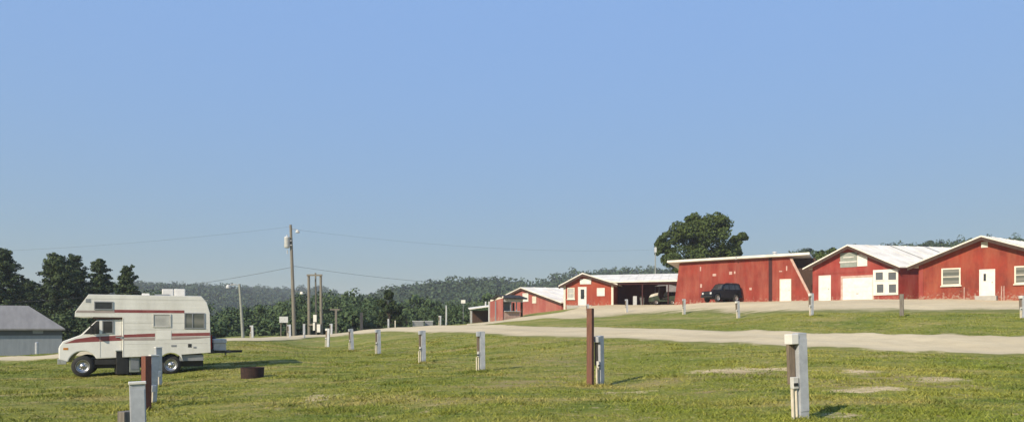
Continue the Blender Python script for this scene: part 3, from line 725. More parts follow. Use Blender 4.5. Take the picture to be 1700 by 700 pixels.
# ================================================================== CAMPER VAN
def camper_van():
    c = at(229, 26.3); ax = Vector((.905, .425))
    root = thing('camper_van', 'white camper van with maroon stripes and an overcab bunk, parked on the grass', 'camper van', (c.x, c.y, c.z-.02), math.atan2(ax.y, ax.x))
    root.scale = (.925, .95, .955)
    X = lambda zx: (zx-555)/195.2
    Z = lambda zy_: (630-zy_)/173.8
    P = lambda *pts: [(X(a), Z(b)) for a, b in pts]
    hw, cw = 1.05, .96
    def arc(cx, cz, r, a0, a1, n=10):
        return [(cx+r*math.cos(R(a0+(a1-a0)*i/n)), cz+r*math.sin(R(a0+(a1-a0)*i/n))) for i in range(n+1)]
    fx, fz = X(212), .37
    cab = P((66,522),(68,445),(92,412),(200,374),(302,282),(474,276),(474,516)) + arc(fx, fz+.06, .47, 24, 168)
    cb = MB().xz(cab, -cw, cw).build('cab', M['cab_white'], root, bevel=.035)
    rxx, rzz = X(778), .36
    body = P((165,266),(167,236),(250,128),(985,128),(1022,168),(1044,236),(1050,492),(850,503)) + arc(rxx, rzz+.02, .43, 20, 160) + P((700,510),(462,514),(462,268))
    MB().xz(body, -hw, hw).build('camper_body', M['camper'], root, bevel=.03)
    MB().box(X(150), X(1000), -.72, .72, .28, .62).build('chassis', M['black'], root)
    MB().box(X(285), X(455), -cw+.03, cw-.03, .42, .6).build('running_board', M['black'], root)
    MB().box(X(835), X(1000), -.95, .95, .5, .72).build('rear_valance', M['grey_metal'], root)
    for sgn in (-1, 1):
        y0 = sgn*(hw+.004); y1 = sgn*(hw-.02); k0 = sgn*(cw+.004); k1 = sgn*(cw-.02)
        lo, hi = min(y0, y1), max(y0, y1); kl, kh = min(k0, k1), max(k0, k1)
        MB().xz(P((172,240),(410,240),(410,226),(178,226)), lo, hi).build('upper_stripe', M['stripe_grey'], root)
        MB().xz(P((411,238),(868,238),(868,220),(411,220)), lo, hi).build('upper_stripe', M['stripe'], root)
        MB().xz(P((470,392),(672,388),(672,366),(470,374)), lo, hi).build('side_stripe', M['stripe'], root)
        MB().xz(P((470,410),(672,410),(672,392),(470,396)), lo, hi).build('side_stripe', M['stripe_grey'], root)
        MB().xz(P((783,386),(1044,382),(1044,362),(783,366)), lo, hi).build('side_stripe', M['stripe'], root)
        MB().xz(P((783,408),(900,405),(1044,394),(1044,387),(783,390)), lo, hi).build('side_stripe', M['stripe_grey'], root)
        MB().xz(P((100,426),(200,420),(460,410),(460,378),(270,386),(170,400)), kl, kh).build('hood_stripe', M['stripe'], root)
        def win(x0, z0, x1, z1, fm_, pm, bars=0, plane=hw, name='window', hb=0):
            a, b, c_, d_ = X(x0), X(x1), Z(z1), Z(z0); t = .035
            oy = sgn*(plane+.025); iy = sgn*(plane-.015); l, h = min(oy, iy), max(oy, iy)
            mb = MB().box(a, a+t, l, h, c_, d_).box(b-t, b, l, h, c_, d_).box(a+t, b-t, l, h, c_, c_+t).box(a+t, b-t, l, h, d_-t, d_)
            for i in range(bars):
                m_ = a+(b-a)*.4; mb.box(m_-.018, m_+.018, l, h, c_+t, d_-t)
            f = mb.build(name, fm_, root)
            oy = sgn*(plane+.008); l, h = min(oy, iy), max(oy, iy)
            MB().box(a+t*.8, b-t*.8, l, h, c_+t*.8, d_-t*.8).build('pane', pm, f)
        win(284, 170, 402, 222, M['grey_metal'], M['dark_glass'])
        win(658, 244, 778, 328, M['offwhite_dirty'], M['curtain_glass'])
        win(868, 236, 1008, 338, M['grey_metal'], M['blind_glass'], 1)
        win(333, 286, 404, 368, M['grey_metal'], M['dark_glass'], plane=cw, name='cab_window')
        f = MB().xz(P((218,370),(320,370),(320,292),(296,292)), kl, kh)
        f.build('quarter_window', M['dark_glass'], root)
        MB().xz(P((316,372),(334,372),(334,286),(316,286)), min(sgn*(cw+.02), k1), max(sgn*(cw+.02), k1)).build('door_pillar', M['cab_white'], root)
        MB().box(X(684), X(780), lo-.004, hi+.004, Z(405), Z(350)).build('hatch_door', M['cab_white'], root)
        for (a_, b_, c_, d_, mm) in ((780,440,815,452,'grey_metal'), (893,434,917,456,'black'), (930,452,950,463,'grey_metal'), (448,385,470,400,'grey_metal')):
            MB().box(X(a_), X(b_ if False else c_), lo-.004, hi+.004, Z(d_), Z(b_)).build('service_port', M[mm], root)
        MB().box(X(232), X(262), lo-.006, hi+.006, Z(178), Z(156)).build('clearance_lamp', M['grey_metal'], root)
        MB().box(X(94), X(124), kl-.002, kh+.002, Z(465), Z(452)).build('marker_lamp', M['amber'], root)
        sm = MB()
        for a_, b_ in (((466,270),(466,512)),((322,374),(318,512)),((452,290),(456,512))): 
            pl = hw if a_[0] == 466 else cw
            sm.box(min(X(a_[0]),X(b_[0])), min(X(a_[0]),X(b_[0]))+.012, sgn*(pl+.003)-.005, sgn*(pl+.003)+.005, Z(b_[1]), Z(a_[1]))
        for z_ in (154, 300, 342, 430): sm.box(X(472 if z_ > 270 else 250), X(1030), sgn*(hw+.001)-.004, sgn*(hw+.001)+.004, Z(z_)-.006, Z(z_)+.004)
        sm.build('panel_seam', M['offwhite_dirty'], root)
        MB().box(X(418), X(446), sgn*(cw+.012)-.014, sgn*(cw+.012)+.014, Z(392), Z(385)).build('door_handle', M['chrome'], root)
        # mirror
        my = sgn*(cw+.16); mr = MB().box(X(262), X(276), my-.08, my+.08, Z(372), Z(318)); mr.tube([(X(270), sgn*(cw-.02), Z(368)), (X(270), my, Z(360))], .015, 6); mr.build('mirror', M['black'], root)
        # lamps front
        yy = sgn*.68; hl = MB().lathe([(.001, 0), (.11, 0), (.13, .03)], 14, 'y'); 
        hl = MB().box(X(62), X(70), yy-.16, yy+.16, Z(488), Z(452)).build('headlight', M['lens'], root)
        MB().box(X(1046), X(1060), sgn*.86-.09, sgn*.86+.09, Z(470), Z(378)).build('tail_light', M['tail'], root)
        # wheels
        for cx, cz, r, yc in ((fx, fz, .37, cw-.13), (rxx, rzz, .36, hw-.2)):
            pr = [(.19, -.11), (r*.62, -.115), (r*.95, -.1), (r, -.06), (r, .06), (r*.95, .1), (r*.62, .115), (.19, .11)]
            w = MB().lathe(pr, 28, 'y', (cx, sgn*yc, cz)).build('wheel', M['rubber'], root, smooth=True)
            mb = MB().lathe([(.001, -.085), (.06, -.09), (.065, -.07), (.15, -.06), (.19, -.09), (.21, -.118), (.225, -.118)], 24, 'y', (0, 0, 0))
            for i in range(8):
                a = i*math.pi/4; mb.lathe([(.001, -.068), (.028, -.066), (.03, -.05)], 8, 'y', (.11*math.cos(a), 0, .11*math.sin(a)))
            vs = [(cx+x, sgn*yc+(y if sgn < 0 else -y), cz+z) for x, y, z in mb.v]
            mb.v = vs; mb.build('rim', M['rim'], w, smooth=True)
    # windscreen, grille, bumpers
    a, b = (X(206), Z(372)), (X(297), Z(289)); nx_, nz_ = -(b[1]-a[1]), (b[0]-a[0]); l = math.hypot(nx_, nz_); nx_, nz_ = nx_/l*.012, nz_/l*.012
    MB().prism([(a[0]+nx_, -.82, a[1]+nz_), (b[0]+nx_, -.72, b[1]+nz_), (b[0]+nx_, .72, b[1]+nz_), (a[0]+nx_, .82, a[1]+nz_)], (-nx_*.7, 0, -nz_*.7)).build('windscreen', M['dark_glass'], root)
    g = MB().box(X(63), X(69), -.5, .5, Z(490), Z(450))
    for i in range(4): g.box(X(61), X(63.1), -.48, .48, Z(486-i*10), Z(482-i*10))
    g.build('grille', M['grey_metal'], root)
    MB().box(X(58), X(78), -.95, .95, Z(552), Z(520)).box(X(78.1), X(112), -.955, -.9, Z(552), Z(522)).box(X(78.1), X(112), .9, .955, Z(552), Z(522)).build('front_bumper', M['chrome'], root, bevel=.015)
    MB().xz(P((470,276),(275,276),(278,266),(470,266)), -hw+.02, hw-.02).build('overcab_trim', M['brown_boards'], root)
    # roof gear
    MB().box(X(718), X(798), -.36, .36, Z(128), Z(80)).box(X(801), X(878), -.36, .36, Z(128), Z(78)).build('air_conditioner', M['white'], root, bevel=.035)
    MB().box(X(582), X(634), -.25, .25, Z(128), Z(110)).build('roof_vent', M['white'], root, bevel=.02)
    MB().box(X(668), X(768), -.5, -.37, Z(129), Z(116)).build('roof_rail', M['grey_metal'], root)
    # rear hitch carrier
    MB().box(X(1032), X(1075), -.95, .95, Z(498), Z(472)).build('rear_bumper', M['black'], root)
    MB().lathe([(.12, -.1), (.26, -.11), (.31, -.07), (.31, .07), (.26, .11), (.12, .1)], 22, 'y').build('spare', M['rubber'], root, smooth=True)
    sp = [o for o in root.children if o.name.startswith('spare')][0]; sp.name = 'spare_wheel'
    sp.rotation_euler = (0, 0, R(90)); sp.location = (X(1050)+.13, .1, Z(440))
    hc = MB().box(X(1068), X(1290), -.05, .05, Z(498), Z(482)).box(X(1068), X(1200), -.75, -.69, Z(497), Z(484)).box(X(1068), X(1200), .69, .75, Z(497), Z(484)).box(X(1170), X(1200), -.69, .69, Z(496), Z(485)).build('hitch_rack', M['black'], root)
    MB().box(X(1074), X(1164), -.62, .5, Z(481), Z(432)).build('carrier_box', M['offwhite_dirty'], hc, bevel=.02)
    MB().box(X(1071), X(1168), -.65, .53, Z(431.5), Z(405)).build('carrier_lid', M['pale_grey'], hc, bevel=.02)
    MB().tube([(X(1166), -.2, Z(515)), (X(1166), -.2, Z(470))], .03, 8).build('jack_stand', M['grey_metal'], hc)
    return root
camper_van()

# cabinet in front of the van
c = at(211, 25.6)
cab = thing('outdoor_cabinet', 'black and grey box cabinet standing on the grass beside the camper van', 'cabinet', c, R(34))
MB().box(-.36, .02, -.3, .3, .04, .82).build('black_case', M['black'], cab, bevel=.02)
MB().box(.03, .36, -.3, .3, .1, .8).build('grey_case', M['grey_panel'], cab, bevel=.02)
MB().box(.07, .32, -.315, -.301, .2, .72).build('front_panel', M['grey_metal'], cab)
MB().box(-.38, .38, -.32, .32, .825, .86).build('lid', M['grey_panel'], cab)
for x in (.06, .3):
    for y in (-.25, .22): MB().box(x, x+.05, y, y+.05, -.1, .1).build('foot', M['black'], cab)

# fire ring
c = at(419, 22.6)
fr = thing('fire_ring', 'rusty steel fire ring lying on the grass behind the camper van', 'fire ring', c)
MB().lathe([(.33, -.06), (.345, .3), (.355, .31), (.345, .32), (.32, .31), (.31, -.06)], 32).build('ring', M['rust'], fr, smooth=False)
MB().lathe([(.001, .05), (.15, .06), (.3, .03)], 20).build('ash_bed', M['black'], fr)

# ================================================================== POSTS AND PEDESTALS
def pedestal_proto(capm, bw):
    root = thing('utility_pedestal', '', 'pedestal', (0, 0, 0), 0, 'utility pedestals standing in rows on the campground')
    p = MB().box(-.005, .15, -.055, .055, -.25, 1.2).build('post', M['galv'], root, bevel=.006)
    MB().box(.0, .145, -.063, -.056, .12, 1.12).build('face_plate', M['galv'], p)
    MB().box(-bw, -.008, -.075, .07, 1.05, 1.19).build('cap', capm, root, bevel=.01)
    MB().box(-bw+.015, -.02, .0, .05, .5, 1.045).build('backboard', M['board_brown'], root)
    ob = MB().box(-bw+.012, -.03, -.07, -.002, .44, .6).build('outlet_box', M['offwhite_dirty'], root, bevel=.008)
    MB().box(-.12, -.05, -.078, -.071, .48, .52).build('outlet_cover', M['black'], ob)
    MB().tube([(-.115, -.03, -.25), (-.115, -.03, .437)], .022, 8).build('conduit', M['pvc'], root)
    MB().tube([(-.05, -.03, -.25), (-.05, -.03, .437)], .018, 8).build('conduit', M['pvc'], root)
    return root
def box_pedestal():
    root = thing('utility_pedestal', '', 'pedestal', (0, 0, 0), 0, 'utility pedestals standing in rows on the campground')
    p = MB().box(-.085, .085, -.06, .06, -.25, 1.17).build('post', M['galv'], root, bevel=.006)
    MB().box(-.07, .07, -.068, -.061, .55, 1.12).build('face_plate', M['galv'], p)
    MB().box(-.093, .093, -.075, .068, 1.172, 1.2).build('cap', M['white'], root, bevel=.006)
    MB().box(-.045, .045, -.085, -.062, .3, .46).build('outlet_box', M['pale_grey'], root, bevel=.006)
    MB().tube([(-.02, -.075, -.25), (-.02, -.075, .297)], .018, 8).build('conduit', M['pvc'], root)
    return root
PEDS = (box_pedestal(), pedestal_proto(M['white'], .135), pedestal_proto(M['galv'], .1))
SPOTS = [ # px, d, height, rotation, label
 (1325,10.25,1.2, 22,'tall utility pedestal nearest the camera, with a white cap box and two pale conduits'),
 (994,17.5,1.18,48,'pale utility pedestal standing tight against the tall faded red post'),
 (797,22.3,1.2,20,'utility pedestal with a grey face, first one left of the tall red post'),
 (700,27.4,1.2,28,'second utility pedestal left of the tall red post'),
 (627,35,1.2,30,'third utility pedestal left of the tall red post, in the curving row'),
 (583,40.5,1.2,30,'fourth utility pedestal left of the tall red post, slim and half lit'),
 (543,48.5,1.2,-10,'small white utility pedestal at the far left end of the curving row'),
 (233,7.0,1.1,28,'large bluish metal pedestal cut off by the bottom edge of the picture'),
 (252,16.5,1.1,48,'utility pedestal right beside the brown post, second in the row before the camper'),
 (263,21.0,1.12,48,'utility pedestal closest to the camper van rear wheel'),
 (1040,66,1.2,10,'small grey utility pedestal in front of the open porch'),
 (1135,58,1.2,10,'grey utility pedestal left of the dark car, by the upper gravel yard'),
 (1225,50,1.15,20,'white utility pedestal in front of the dark car tail'),
 (1346,41.5,1.3,20,'white utility pedestal in front of the slanted shed end'),
 (1697,38,1.2,0,'white utility pedestal cut by the right edge of the picture'),
 (975,64,1.15,10,'grey utility pedestal on the upper grass behind the red post top'),
 (418,56,.95,0,'small pale utility pedestal just right of the street lamp'),
 (480,58,1.05,10,'white utility pedestal directly left of the tall utility pole foot'),
 (505,57,1.1,10,'grey utility pedestal right of the tall utility pole foot'),
 (549,66,1.0,5,'grey utility pedestal behind the far end of the curving row'),
 (645,74,.95,5,'pale utility pedestal at the road beside the small dark tree'),
 (730,79,1.05,5,'white topped utility pedestal beyond the gravel road, in front of the wood'),
]
for i, (px, d, h, rz, lab) in enumerate(SPOTS):
    k = 0 if px in (233, 252, 263, 505, 645) else 1 if px in (1325, 543, 1225, 1346, 1697, 730) else 2
    o = PEDS[k] if not PEDS[k].get('label') else dup(PEDS[k])
    c = at(px, d); o.location = c; o.rotation_euler = (R(random.uniform(-2.2, 2.2)), R(random.uniform(-2.5, 2.5)), R(rz)); o.scale = (.8 if px == 233 else 1, 1, h/1.2)
    o['label'] = lab
    if d < 45: TUFTS.append((px, d))
def square_post(px, d, h, w, m, label, name='wooden_post', rz=40, lean=0):
    o = MB().box(-w/2, w/2, -w/2, w/2, -.3, h).build(name, m, bevel=.008)
    o.location = at(px, d); o.rotation_euler = (0, R(lean), R(rz)); tag(o, label, 'post')
    if d < 45: TUFTS.append((px, d))
    return o
square_post(980, 17.35, 1.82, .135, M['post_red'], 'tall faded red timber post standing in the middle of the field', rz=60)
square_post(243, 15.2, 1.12, .14, M['post_brown'], 'reddish brown wooden post in the row in front of the camper van', rz=62)
square_post(210, 7.4, .78, .12, M['wood_grey'], 'stubby weathered grey post at the bottom edge, beside the bluish pedestal', rz=58)
square_post(1497, 40.5, 1.25, .2, M['wood_grey'], 'brown wooden post on the upper grass in front of the garage corner', rz=58)
square_post(600, 72, 1.75, .22, M['wood_grey'], 'thick greenish wooden post beyond the road, right of the pole cluster', rz=30)
square_post(656, 75, .75, .1, M['cream'], 'thin cream stake beside the small dark tree', rz=10, name='stake')
square_post(1054, 76.9, .95, .35, M['pale_grey'], 'squat pale post standing before the open porch', rz=0, name='porch_bollard')

# pair of low grey boxes beyond the road
for px, d, w, lab in ((694, 77, .55, 'low grey utility box on the grass beyond the road, left one'), (712, 78, .4, 'smaller low grey utility box next to the white topped pedestal')):
    t = thing('utility_box', lab, 'utility box', at(px, d), .2)
    MB().box(-w, w, -.3, .3, -.2, .5).build('case', M['grey_metal'], t, bevel=.02)
    MB().box(-w-.04, w+.04, -.34, .34, .502, .58).build('lid', M['pale_grey'], t, bevel=.02)

# ================================================================== POLES, LAMPS, SIGNS, WIRES
def zpt(px, py, d): return Vector(((px-850)*d/F, d, zy(py, d)))
# utility pole with transformer
b = at(489, 66); top = zpt(482.5, 373, 66)
up = thing('utility_pole', 'tall leaning wooden utility pole with a grey transformer drum near its top', 'utility pole', b)
L = lambda v: tuple(Vector(v)-b)
MB().tube([L(b-Vector((0,0,.5))), L(b.lerp(top, .5)), L(top)], [.17, .145, .11], 10).build('pole', M['pole_wood'], up)
tc = L(zpt(476.5, 402, 65.8))
tr_ = MB().lathe([(.001, -.52), (.2, -.5), (.24, -.42), (.24, .38), (.25, .42), (.2, .5), (.06, .54), (.05, .66), (.001, .66)], 16, 'z', tc).build('transformer', M['pale_grey'], up, smooth=True)
MB().box(tc[0]+.2, tc[0]+.42, tc[1]-.05, tc[1]+.05, tc[2]+.1, tc[2]+.2).box(tc[0]+.2, tc[0]+.45, tc[1]-.05, tc[1]+.05, tc[2]-.3, tc[2]-.2).build('bracket', M['grey_metal'], tr_)
for dz in (-.78, -.95): MB().lathe([(.001, -.07), (.07, -.06), (.05, 0), (.07, .06), (.001, .07)], 10, 'z', (tc[0]+.03, tc[1], tc[2]+dz)).build('insulator', M['pale_grey'], tr_)
lc = L(zpt(494, 383.5, 66))
la = MB().tube([L(zpt(484.5, 380, 66)), (lc[0]-.1, lc[1], lc[2]+.14), (lc[0], lc[1], lc[2]+.12)], .03, 6).build('lamp_arm', M['grey_metal'], up)
MB().lathe([(.001, .14), (.1, .12), (.19, -.1), (.17, -.14), (.001, -.15)], 12, 'z', lc).build('lamp_head', M['pale_grey'], la)
mc = L(zpt(501, 486, 66)); ml = MB().tube([L(zpt(488, 482, 66)), (mc[0], mc[1], mc[2]+.12)], .02, 6).build('lamp_arm', M['grey_metal'], up)
MB().lathe([(.001, .12), (.12, .1), (.17, -.08), (.001, -.14)], 12, 'z', mc).build('lamp_head', M['white'], ml)
# street lamp
b = at(404, 52); top = zpt(397.5, 471, 52)
sl = thing('street_lamp', 'grey street lamp with a single arm, standing right of the camper van', 'street lamp', b)
L = lambda v: tuple(Vector(v)-b)
MB().tube([L(b-Vector((0,0,.4))), L(b.lerp(top,.5)), L(top)], [.11, .095, .075], 10).build('pole', M['lamp_pole'], sl)
ar = MB().tube([L(zpt(398, 474, 52)), L(zpt(390, 471.5, 52)), L(zpt(381, 473, 52))], .035, 8).build('arm', M['grey_metal'], sl)
e = L(zpt(379, 475, 52)); MB().lathe([(.001, .14), (.09, .11), (.16, -.06), (.15, -.13), (.001, -.15)], 14, 'z', e).build('lamp_head', M['pale_grey'], ar)
# three pole meter rack
b = at(524, 71)
pr = thing('meter_pole_rack', 'cluster of three brown poles joined at the top, carrying white meter boxes', 'pole rack', b)
L = lambda v: tuple(Vector(v)-b)
for px, top_, rd, y in ((513.5, 455, .16, 0), (522.5, 452, .1, .5), (533.5, 455, .15, 0)):
    MB().tube([L((zpt(px, 555, 71).x, 71+y, b.z-.5)), L((zpt(px-1, top_, 71).x, 71+y, zy(top_, 71)))], [rd, rd*.75], 10).build('pole', M['pole_wood'], pr)
z = zy(458, 71)-b.z; x0 = L(zpt(510, 458, 71))[0]; x1 = L(zpt(536, 458, 71))[0]
MB().box(x0, x1, -.22, -.13, z, z+.16).build('crossbar', M['pole_wood'], pr)
MB().box(x0+.1, x1-.1, -.24, -.16, zy(540,71)-b.z, zy(537,71)-b.z).build('mounting_rail', M['pole_wood'], pr)
for (a_, c_, d_, e_) in ((520.5, 522, 526, 534), (520, 535, 523.2, 548), (526.5, 538, 532, 551)):
    p0 = L(zpt(a_, e_, 70.7)); p1 = L(zpt(d_, c_, 70.7)); MB().box(p0[0], p1[0], -.42, -.25, p0[2], p1[2]).build('meter_box', M['white'], pr, bevel=.015)
# T shaped pole
b = at(558, 74); zt = zy(514.5, 74)-b.z
tp = thing('t_shaped_pole', 'weathered T shaped wooden pole right of the meter rack', 'pole', b)
MB().box(-.1, .1, -.1, .1, -.4, zt).build('post', M['wood_grey'], tp); MB().box(-.6, .6, -.08, .08, zt+.002, zt+.14).build('crossbar', M['wood_grey'], tp)
# grey sign board
b = at(471, 64); sg = thing('sign_board', 'blank grey sign board on two posts left of the tall utility pole', 'sign', b, .1)
z0, z1 = zy(535, 64)-b.z, zy(525, 64)-b.z
MB().box(-.36, .36, -.03, .03, z0, z1).build('board', M['pale_grey'], sg)
for x in (-.25, .25): MB().box(x-.035, x+.035, .032, .09, -.3, z1-.05).build('leg', M['wood_grey'], sg)
# white sign on thin pole, pole in front of wood
b = at(769, 82); sg = thing('sign_post', 'small white square sign on a thin pole in front of the wood', 'sign', b, .0)
MB().tube([(0,0,-.3),(0,0,zy(498,82)-b.z)], .03, 6).build('pole', M['grey_metal'], sg)
MB().box(-.24, .24, -.06, -.035, zy(503,82)-b.z, zy(497.5,82)-b.z).build('sign_panel', M['white'], sg)
b = at(741, 80); lp = thing('thin_pole', 'thin pale pole right of the white topped pedestal', 'pole', b)
MB().tube([(0,0,-.3),(0,0,zy(507,80)-b.z)], [.1,.07], 8).build('pole', M['pale_grey'], lp); MB().lathe([(.08,0),(.1,.05),(.001,.1)],8,'z',(0,0,zy(507,80)-b.z)).build('pole_cap', M['grey_metal'], lp)
b = at(1088, 90); lp = thing('flood_light_pole', 'pale pole rising behind the white porch roof beside the big tree', 'pole', b)
zt = zy(409, 90)-b.z; MB().tube([(0,0,-.3),(0,0,zt)], [.08,.06], 8).build('pole', M['lamp_pole'], lp); MB().box(-.13,.13,-.1,.1,zt-.7,zt-.1).build('light_box', M['pale_grey'], lp)
# wires
def wire(p, q, sag, label, r=.014):
    pts = [Vector(p).lerp(Vector(q), t/24)-Vector((0, 0, sag*4*(t/24)*(1-t/24))) for t in range(25)]
    o = MB().tube(pts, r, 5).build('power_line', M['wire']); tag(o, label, 'power line', 'overhead wires running to the utility pole')
pt = zpt(482.5, 376, 66)
wire(pt, (-75, 78, 9.6), .9, 'faint overhead wire from the pole top to the left, over the pines', .006)
wire(zpt(485, 443, 66), (-60, 75, 4.2), 1.0, 'dark overhead wire from the pole middle down to the left', .014)
wire(zpt(485, 441, 66), zpt(940, 476, 79.3), .55, 'dark overhead wire from the pole middle to the porch building', .012)
wire(zpt(483, 380, 66), zpt(1088, 414, 90), .8, 'faint overhead wire from the pole top to the right, across the sky', .0055)

# ================================================================== VEHICLES BY THE SHED
def wheel(parent, x, y, r, out, w=.22):
    s = -1 if out < 0 else 1
    t = MB().lathe([(r*.55, -w/2), (r*.92, -w/2), (r, -w*.3), (r, w*.3), (r*.92, w/2), (r*.55, w/2)], 22, 'y', (x, y, r)).build('wheel', M['rubber'], parent, smooth=True)
    MB().lathe([(.001, s*(w/2-.02)), (r*.3, s*(w/2)), (r*.56, s*(w/2-.03)), (r*.58, s*(w/2+.005))], 16, 'y', (x, y, r)).build('rim', M['rim'], t, smooth=True)
def suv():
    c = at(1198, 67.5)
    root = thing('parked_car', 'dark blue boxy off road car parked in front of the long red shed', 'car', c, R(24))
    root.scale = (.8, .88, .98)
    W = .88   # local -x is forward
    low = [(-2.05,.42),(-2.1,.62),(-2.06,.95),(-1.95,1.02),(-.75,1.1),(1.95,1.12),(2.05,.95),(2.06,.45),(1.75,.42)]
    low += [(1.28+.44*math.cos(a), .4+.44*math.sin(a)) for a in np.linspace(.1, math.pi-.1, 9)] + [(.6,.38),(-.7,.38)]
    low += [(-1.32+.44*math.cos(a), .4+.44*math.sin(a)) for a in np.linspace(.1, math.pi-.1, 9)]
    MB().xz(low, -W, W).build('body', M['suv_paint'], root, bevel=.04)
    MB().box(-1.7, 1.8, -.7, .7, .3, .6).build('chassis', M['black'], root)
    cabp = [(-.78,1.09),(-.28,1.68),(-.1,1.74),(1.75,1.74),(1.95,1.62),(2.02,1.1)]
    mb = MB(); t = .12
    a = [(x, -W+.02, z) if z < 1.2 else (x, -W+.02+t, z) for x, z in cabp]; bq = [(x, -y, z) for x, y, z in a]; n = len(a)
    mb.add(a+bq, [tuple(range(n)), tuple(range(n, 2*n))[::-1]]+[(i, (i+1) % n, (i+1) % n+n, i+n) for i in range(n)])
    cabo = mb.build('cabin', M['suv_paint'], root, bevel=.03)
    for s in (-1, 1):
        for (x0, x1, x2, x3) in ((-.55,.28,.28,-.2), (.36,1.12,1.12,.36), (1.2,1.85,1.75,1.2)):
            def yy(z): return s*(W-.02-t*(z-1.1)/.6+.012)
            q = [(x0,yy(1.18),1.18),(x1,yy(1.18),1.18),(x2,yy(1.6),1.6),(x3,yy(1.6),1.6)]
            MB().prism(q, (0,-s*.03,0)).build('side_window', M['dark_glass'], cabo)
        wheel(root, -1.32, s*(W-.08), .37, s); wheel(root, 1.28, s*(W-.08), .37, s)
        MB().box(-2.115, -2.05, s*.62-.12, s*.62+.12, .72, .9).build('headlight', M['lens'], root)
        MB().box(2.03, 2.08, s*.76-.07, s*.76+.07, .75, 1.05).build('tail_light', M['tail'], root)
        MB().box(-.52, -.42, s*(W+.1)-.08, s*(W+.1)+.08, 1.12, 1.28).build('mirror', M['black'], root)
    MB().prism([(-.72,-.72,1.16),(-.32,-.62,1.63),(-.32,.62,1.63),(-.72,.72,1.16)], (-.03,0,.026)).build('windscreen', M['dark_glass'], cabo)
    g = MB().box(-2.13, -2.09, -.46, .46, .7, .92)
    for i in range(6): g.box(-2.14, -2.129, -.42+i*.145, -.36+i*.145, .72, .9)
    g.build('grille', M['black'], root)
    MB().box(-2.22, -2.08, -.86, .86, .45, .62).build('front_bumper', M['black'], root, bevel=.02)
    MB().box(2.05, 2.18, -.86, .86, .45, .62).build('rear_bumper', M['black'], root, bevel=.02)
    MB().lathe([(.1,-.1),(.3,-.1),(.34,-.05),(.34,.05),(.3,.1),(.1,.1)], 20, 'y').build('spare_wheel', M['rubber'], root, smooth=True)
    sp = root.children[-1]; sp = [o for o in root.children if o.name.startswith('spare')][0]; sp.rotation_euler = (0,0,R(90)); sp.location = (2.2,0,1.0)
    MB().box(.0, 1.6, -.62, -.58, 1.76, 1.8).box(.0, 1.6, .58, .62, 1.76, 1.8).build('roof_rack', M['black'], cabo)
suv()
def cart():
    c = at(1100, 76.4)
    root = thing('utility_cart', 'green and cream utility cart with a grey canopy, parked under the porch end', 'utility cart', c, R(8))
    MB().xz([(-1.3,.35),(-1.3,.8),(-.7,.95),(-.45,.5),(.4,.5),(.45,.9),(1.2,.95),(1.2,.35)], -.6, .6).build('body', M['cart_green'], root, bevel=.03)
    MB().xz([(-1.32,.82),(-.68,.98),(-.62,1.25),(-1.1,1.1)], -.5, .5).build('hood', M['cream'], root, bevel=.03)
    MB().box(.3, .45, -.5, .5, .92, 1.35).box(-.1, .42, -.5, .5, .55, .75).build('seat', M['black'], root, bevel=.03)
    cp = MB().xz([(-.6,1.95),(1.25,2.05),(1.25,2.12),(-.6,2.02)], -.65, .65).build('canopy', M['tarp'], root)
    MB().box(.15, 1.25, -.67, -.655, 1.35, 2.06).build('side_curtain', M['tarp'], cp)
    for s in (-1, 1):
        for x in (-.55, 1.2): MB().tube([(x+(-.1 if x < 0 else 0), s*.58, .8), (x, s*.6, 2.0)], .025, 6).build('canopy_post', M['black'], root)
        for x in (-.9, .8): wheel(root, x, s*.55, .28, s, .2)
cart()
c = at(1066, 77.5)
bn = thing('litter_bin', 'dark round bin standing under the open porch', 'bin', c)
MB().lathe([(.2,0),(.26,.75),(.28,.76),(.001,.78)], 14).build('drum', M['grey_metal'], bn, smooth=True); MB().lathe([(.29,.765),(.29,.82),(.15,.92),(.001,.94)], 14).build('lid', M['black'], bn)

# ================================================================== TREES
def lobed_tree(px, d, lobes, base_py, label, per, size, m, depth=.8, name='leafy_tree', sub=9):
    b = at(px, d); root = thing(name, label, 'tree', b)
    cen, rad = [], []
    for (lx, ly, lr) in lobes:
        r = lr*d/F; c0 = np.array(zpt(lx, ly, d)-b)
        for k in range(sub):
            v = rng.normal(size=3); v /= np.linalg.norm(v); q = rng.random()**.5
            cen.append(c0+v*r*q*.8*np.array([1, 1+depth, 1])); rad.append(r*rng.uniform(.3, .52))
    cen = np.array(cen); H = (cen[:, 2].max())*.8
    make_tree_parts(root, cen, np.array(rad), (0, 0, 0), H, .035*H, per, size, m, .75, 22)
    return root
lobed_tree(1165, 96, [(1165,373,24),(1135,388,26),(1195,372,22),(1106,405,20),(1150,405,36),(1190,400,32),(1226,396,14),(1118,428,26),(1200,428,26),(1160,432,32),(1218,420,15),(1148,372,16),(1095,412,12)],
           0, 'large round leafy tree rising behind the red sheds', 200, .14, M['leaf_oak'], .6, 'big_leafy_tree', 14)
lobed_tree(645, 88, [(645,492,12),(640,508,16),(656,512,15),(648,528,18),(634,526,12),(662,528,11)], 0, 'small dark tree standing alone at the far road edge', 80, .16, M['leaf_dark'], .4, 'roadside_tree', 8)
lobed_tree(1368, 98, [(1360,428,12),(1380,424,12),(1370,436,14),(1348,436,9)], 0, 'leafy tree top showing between the long shed and the garage', 70, .2, M['leaf_oak'], .5, 'leafy_tree', 8)
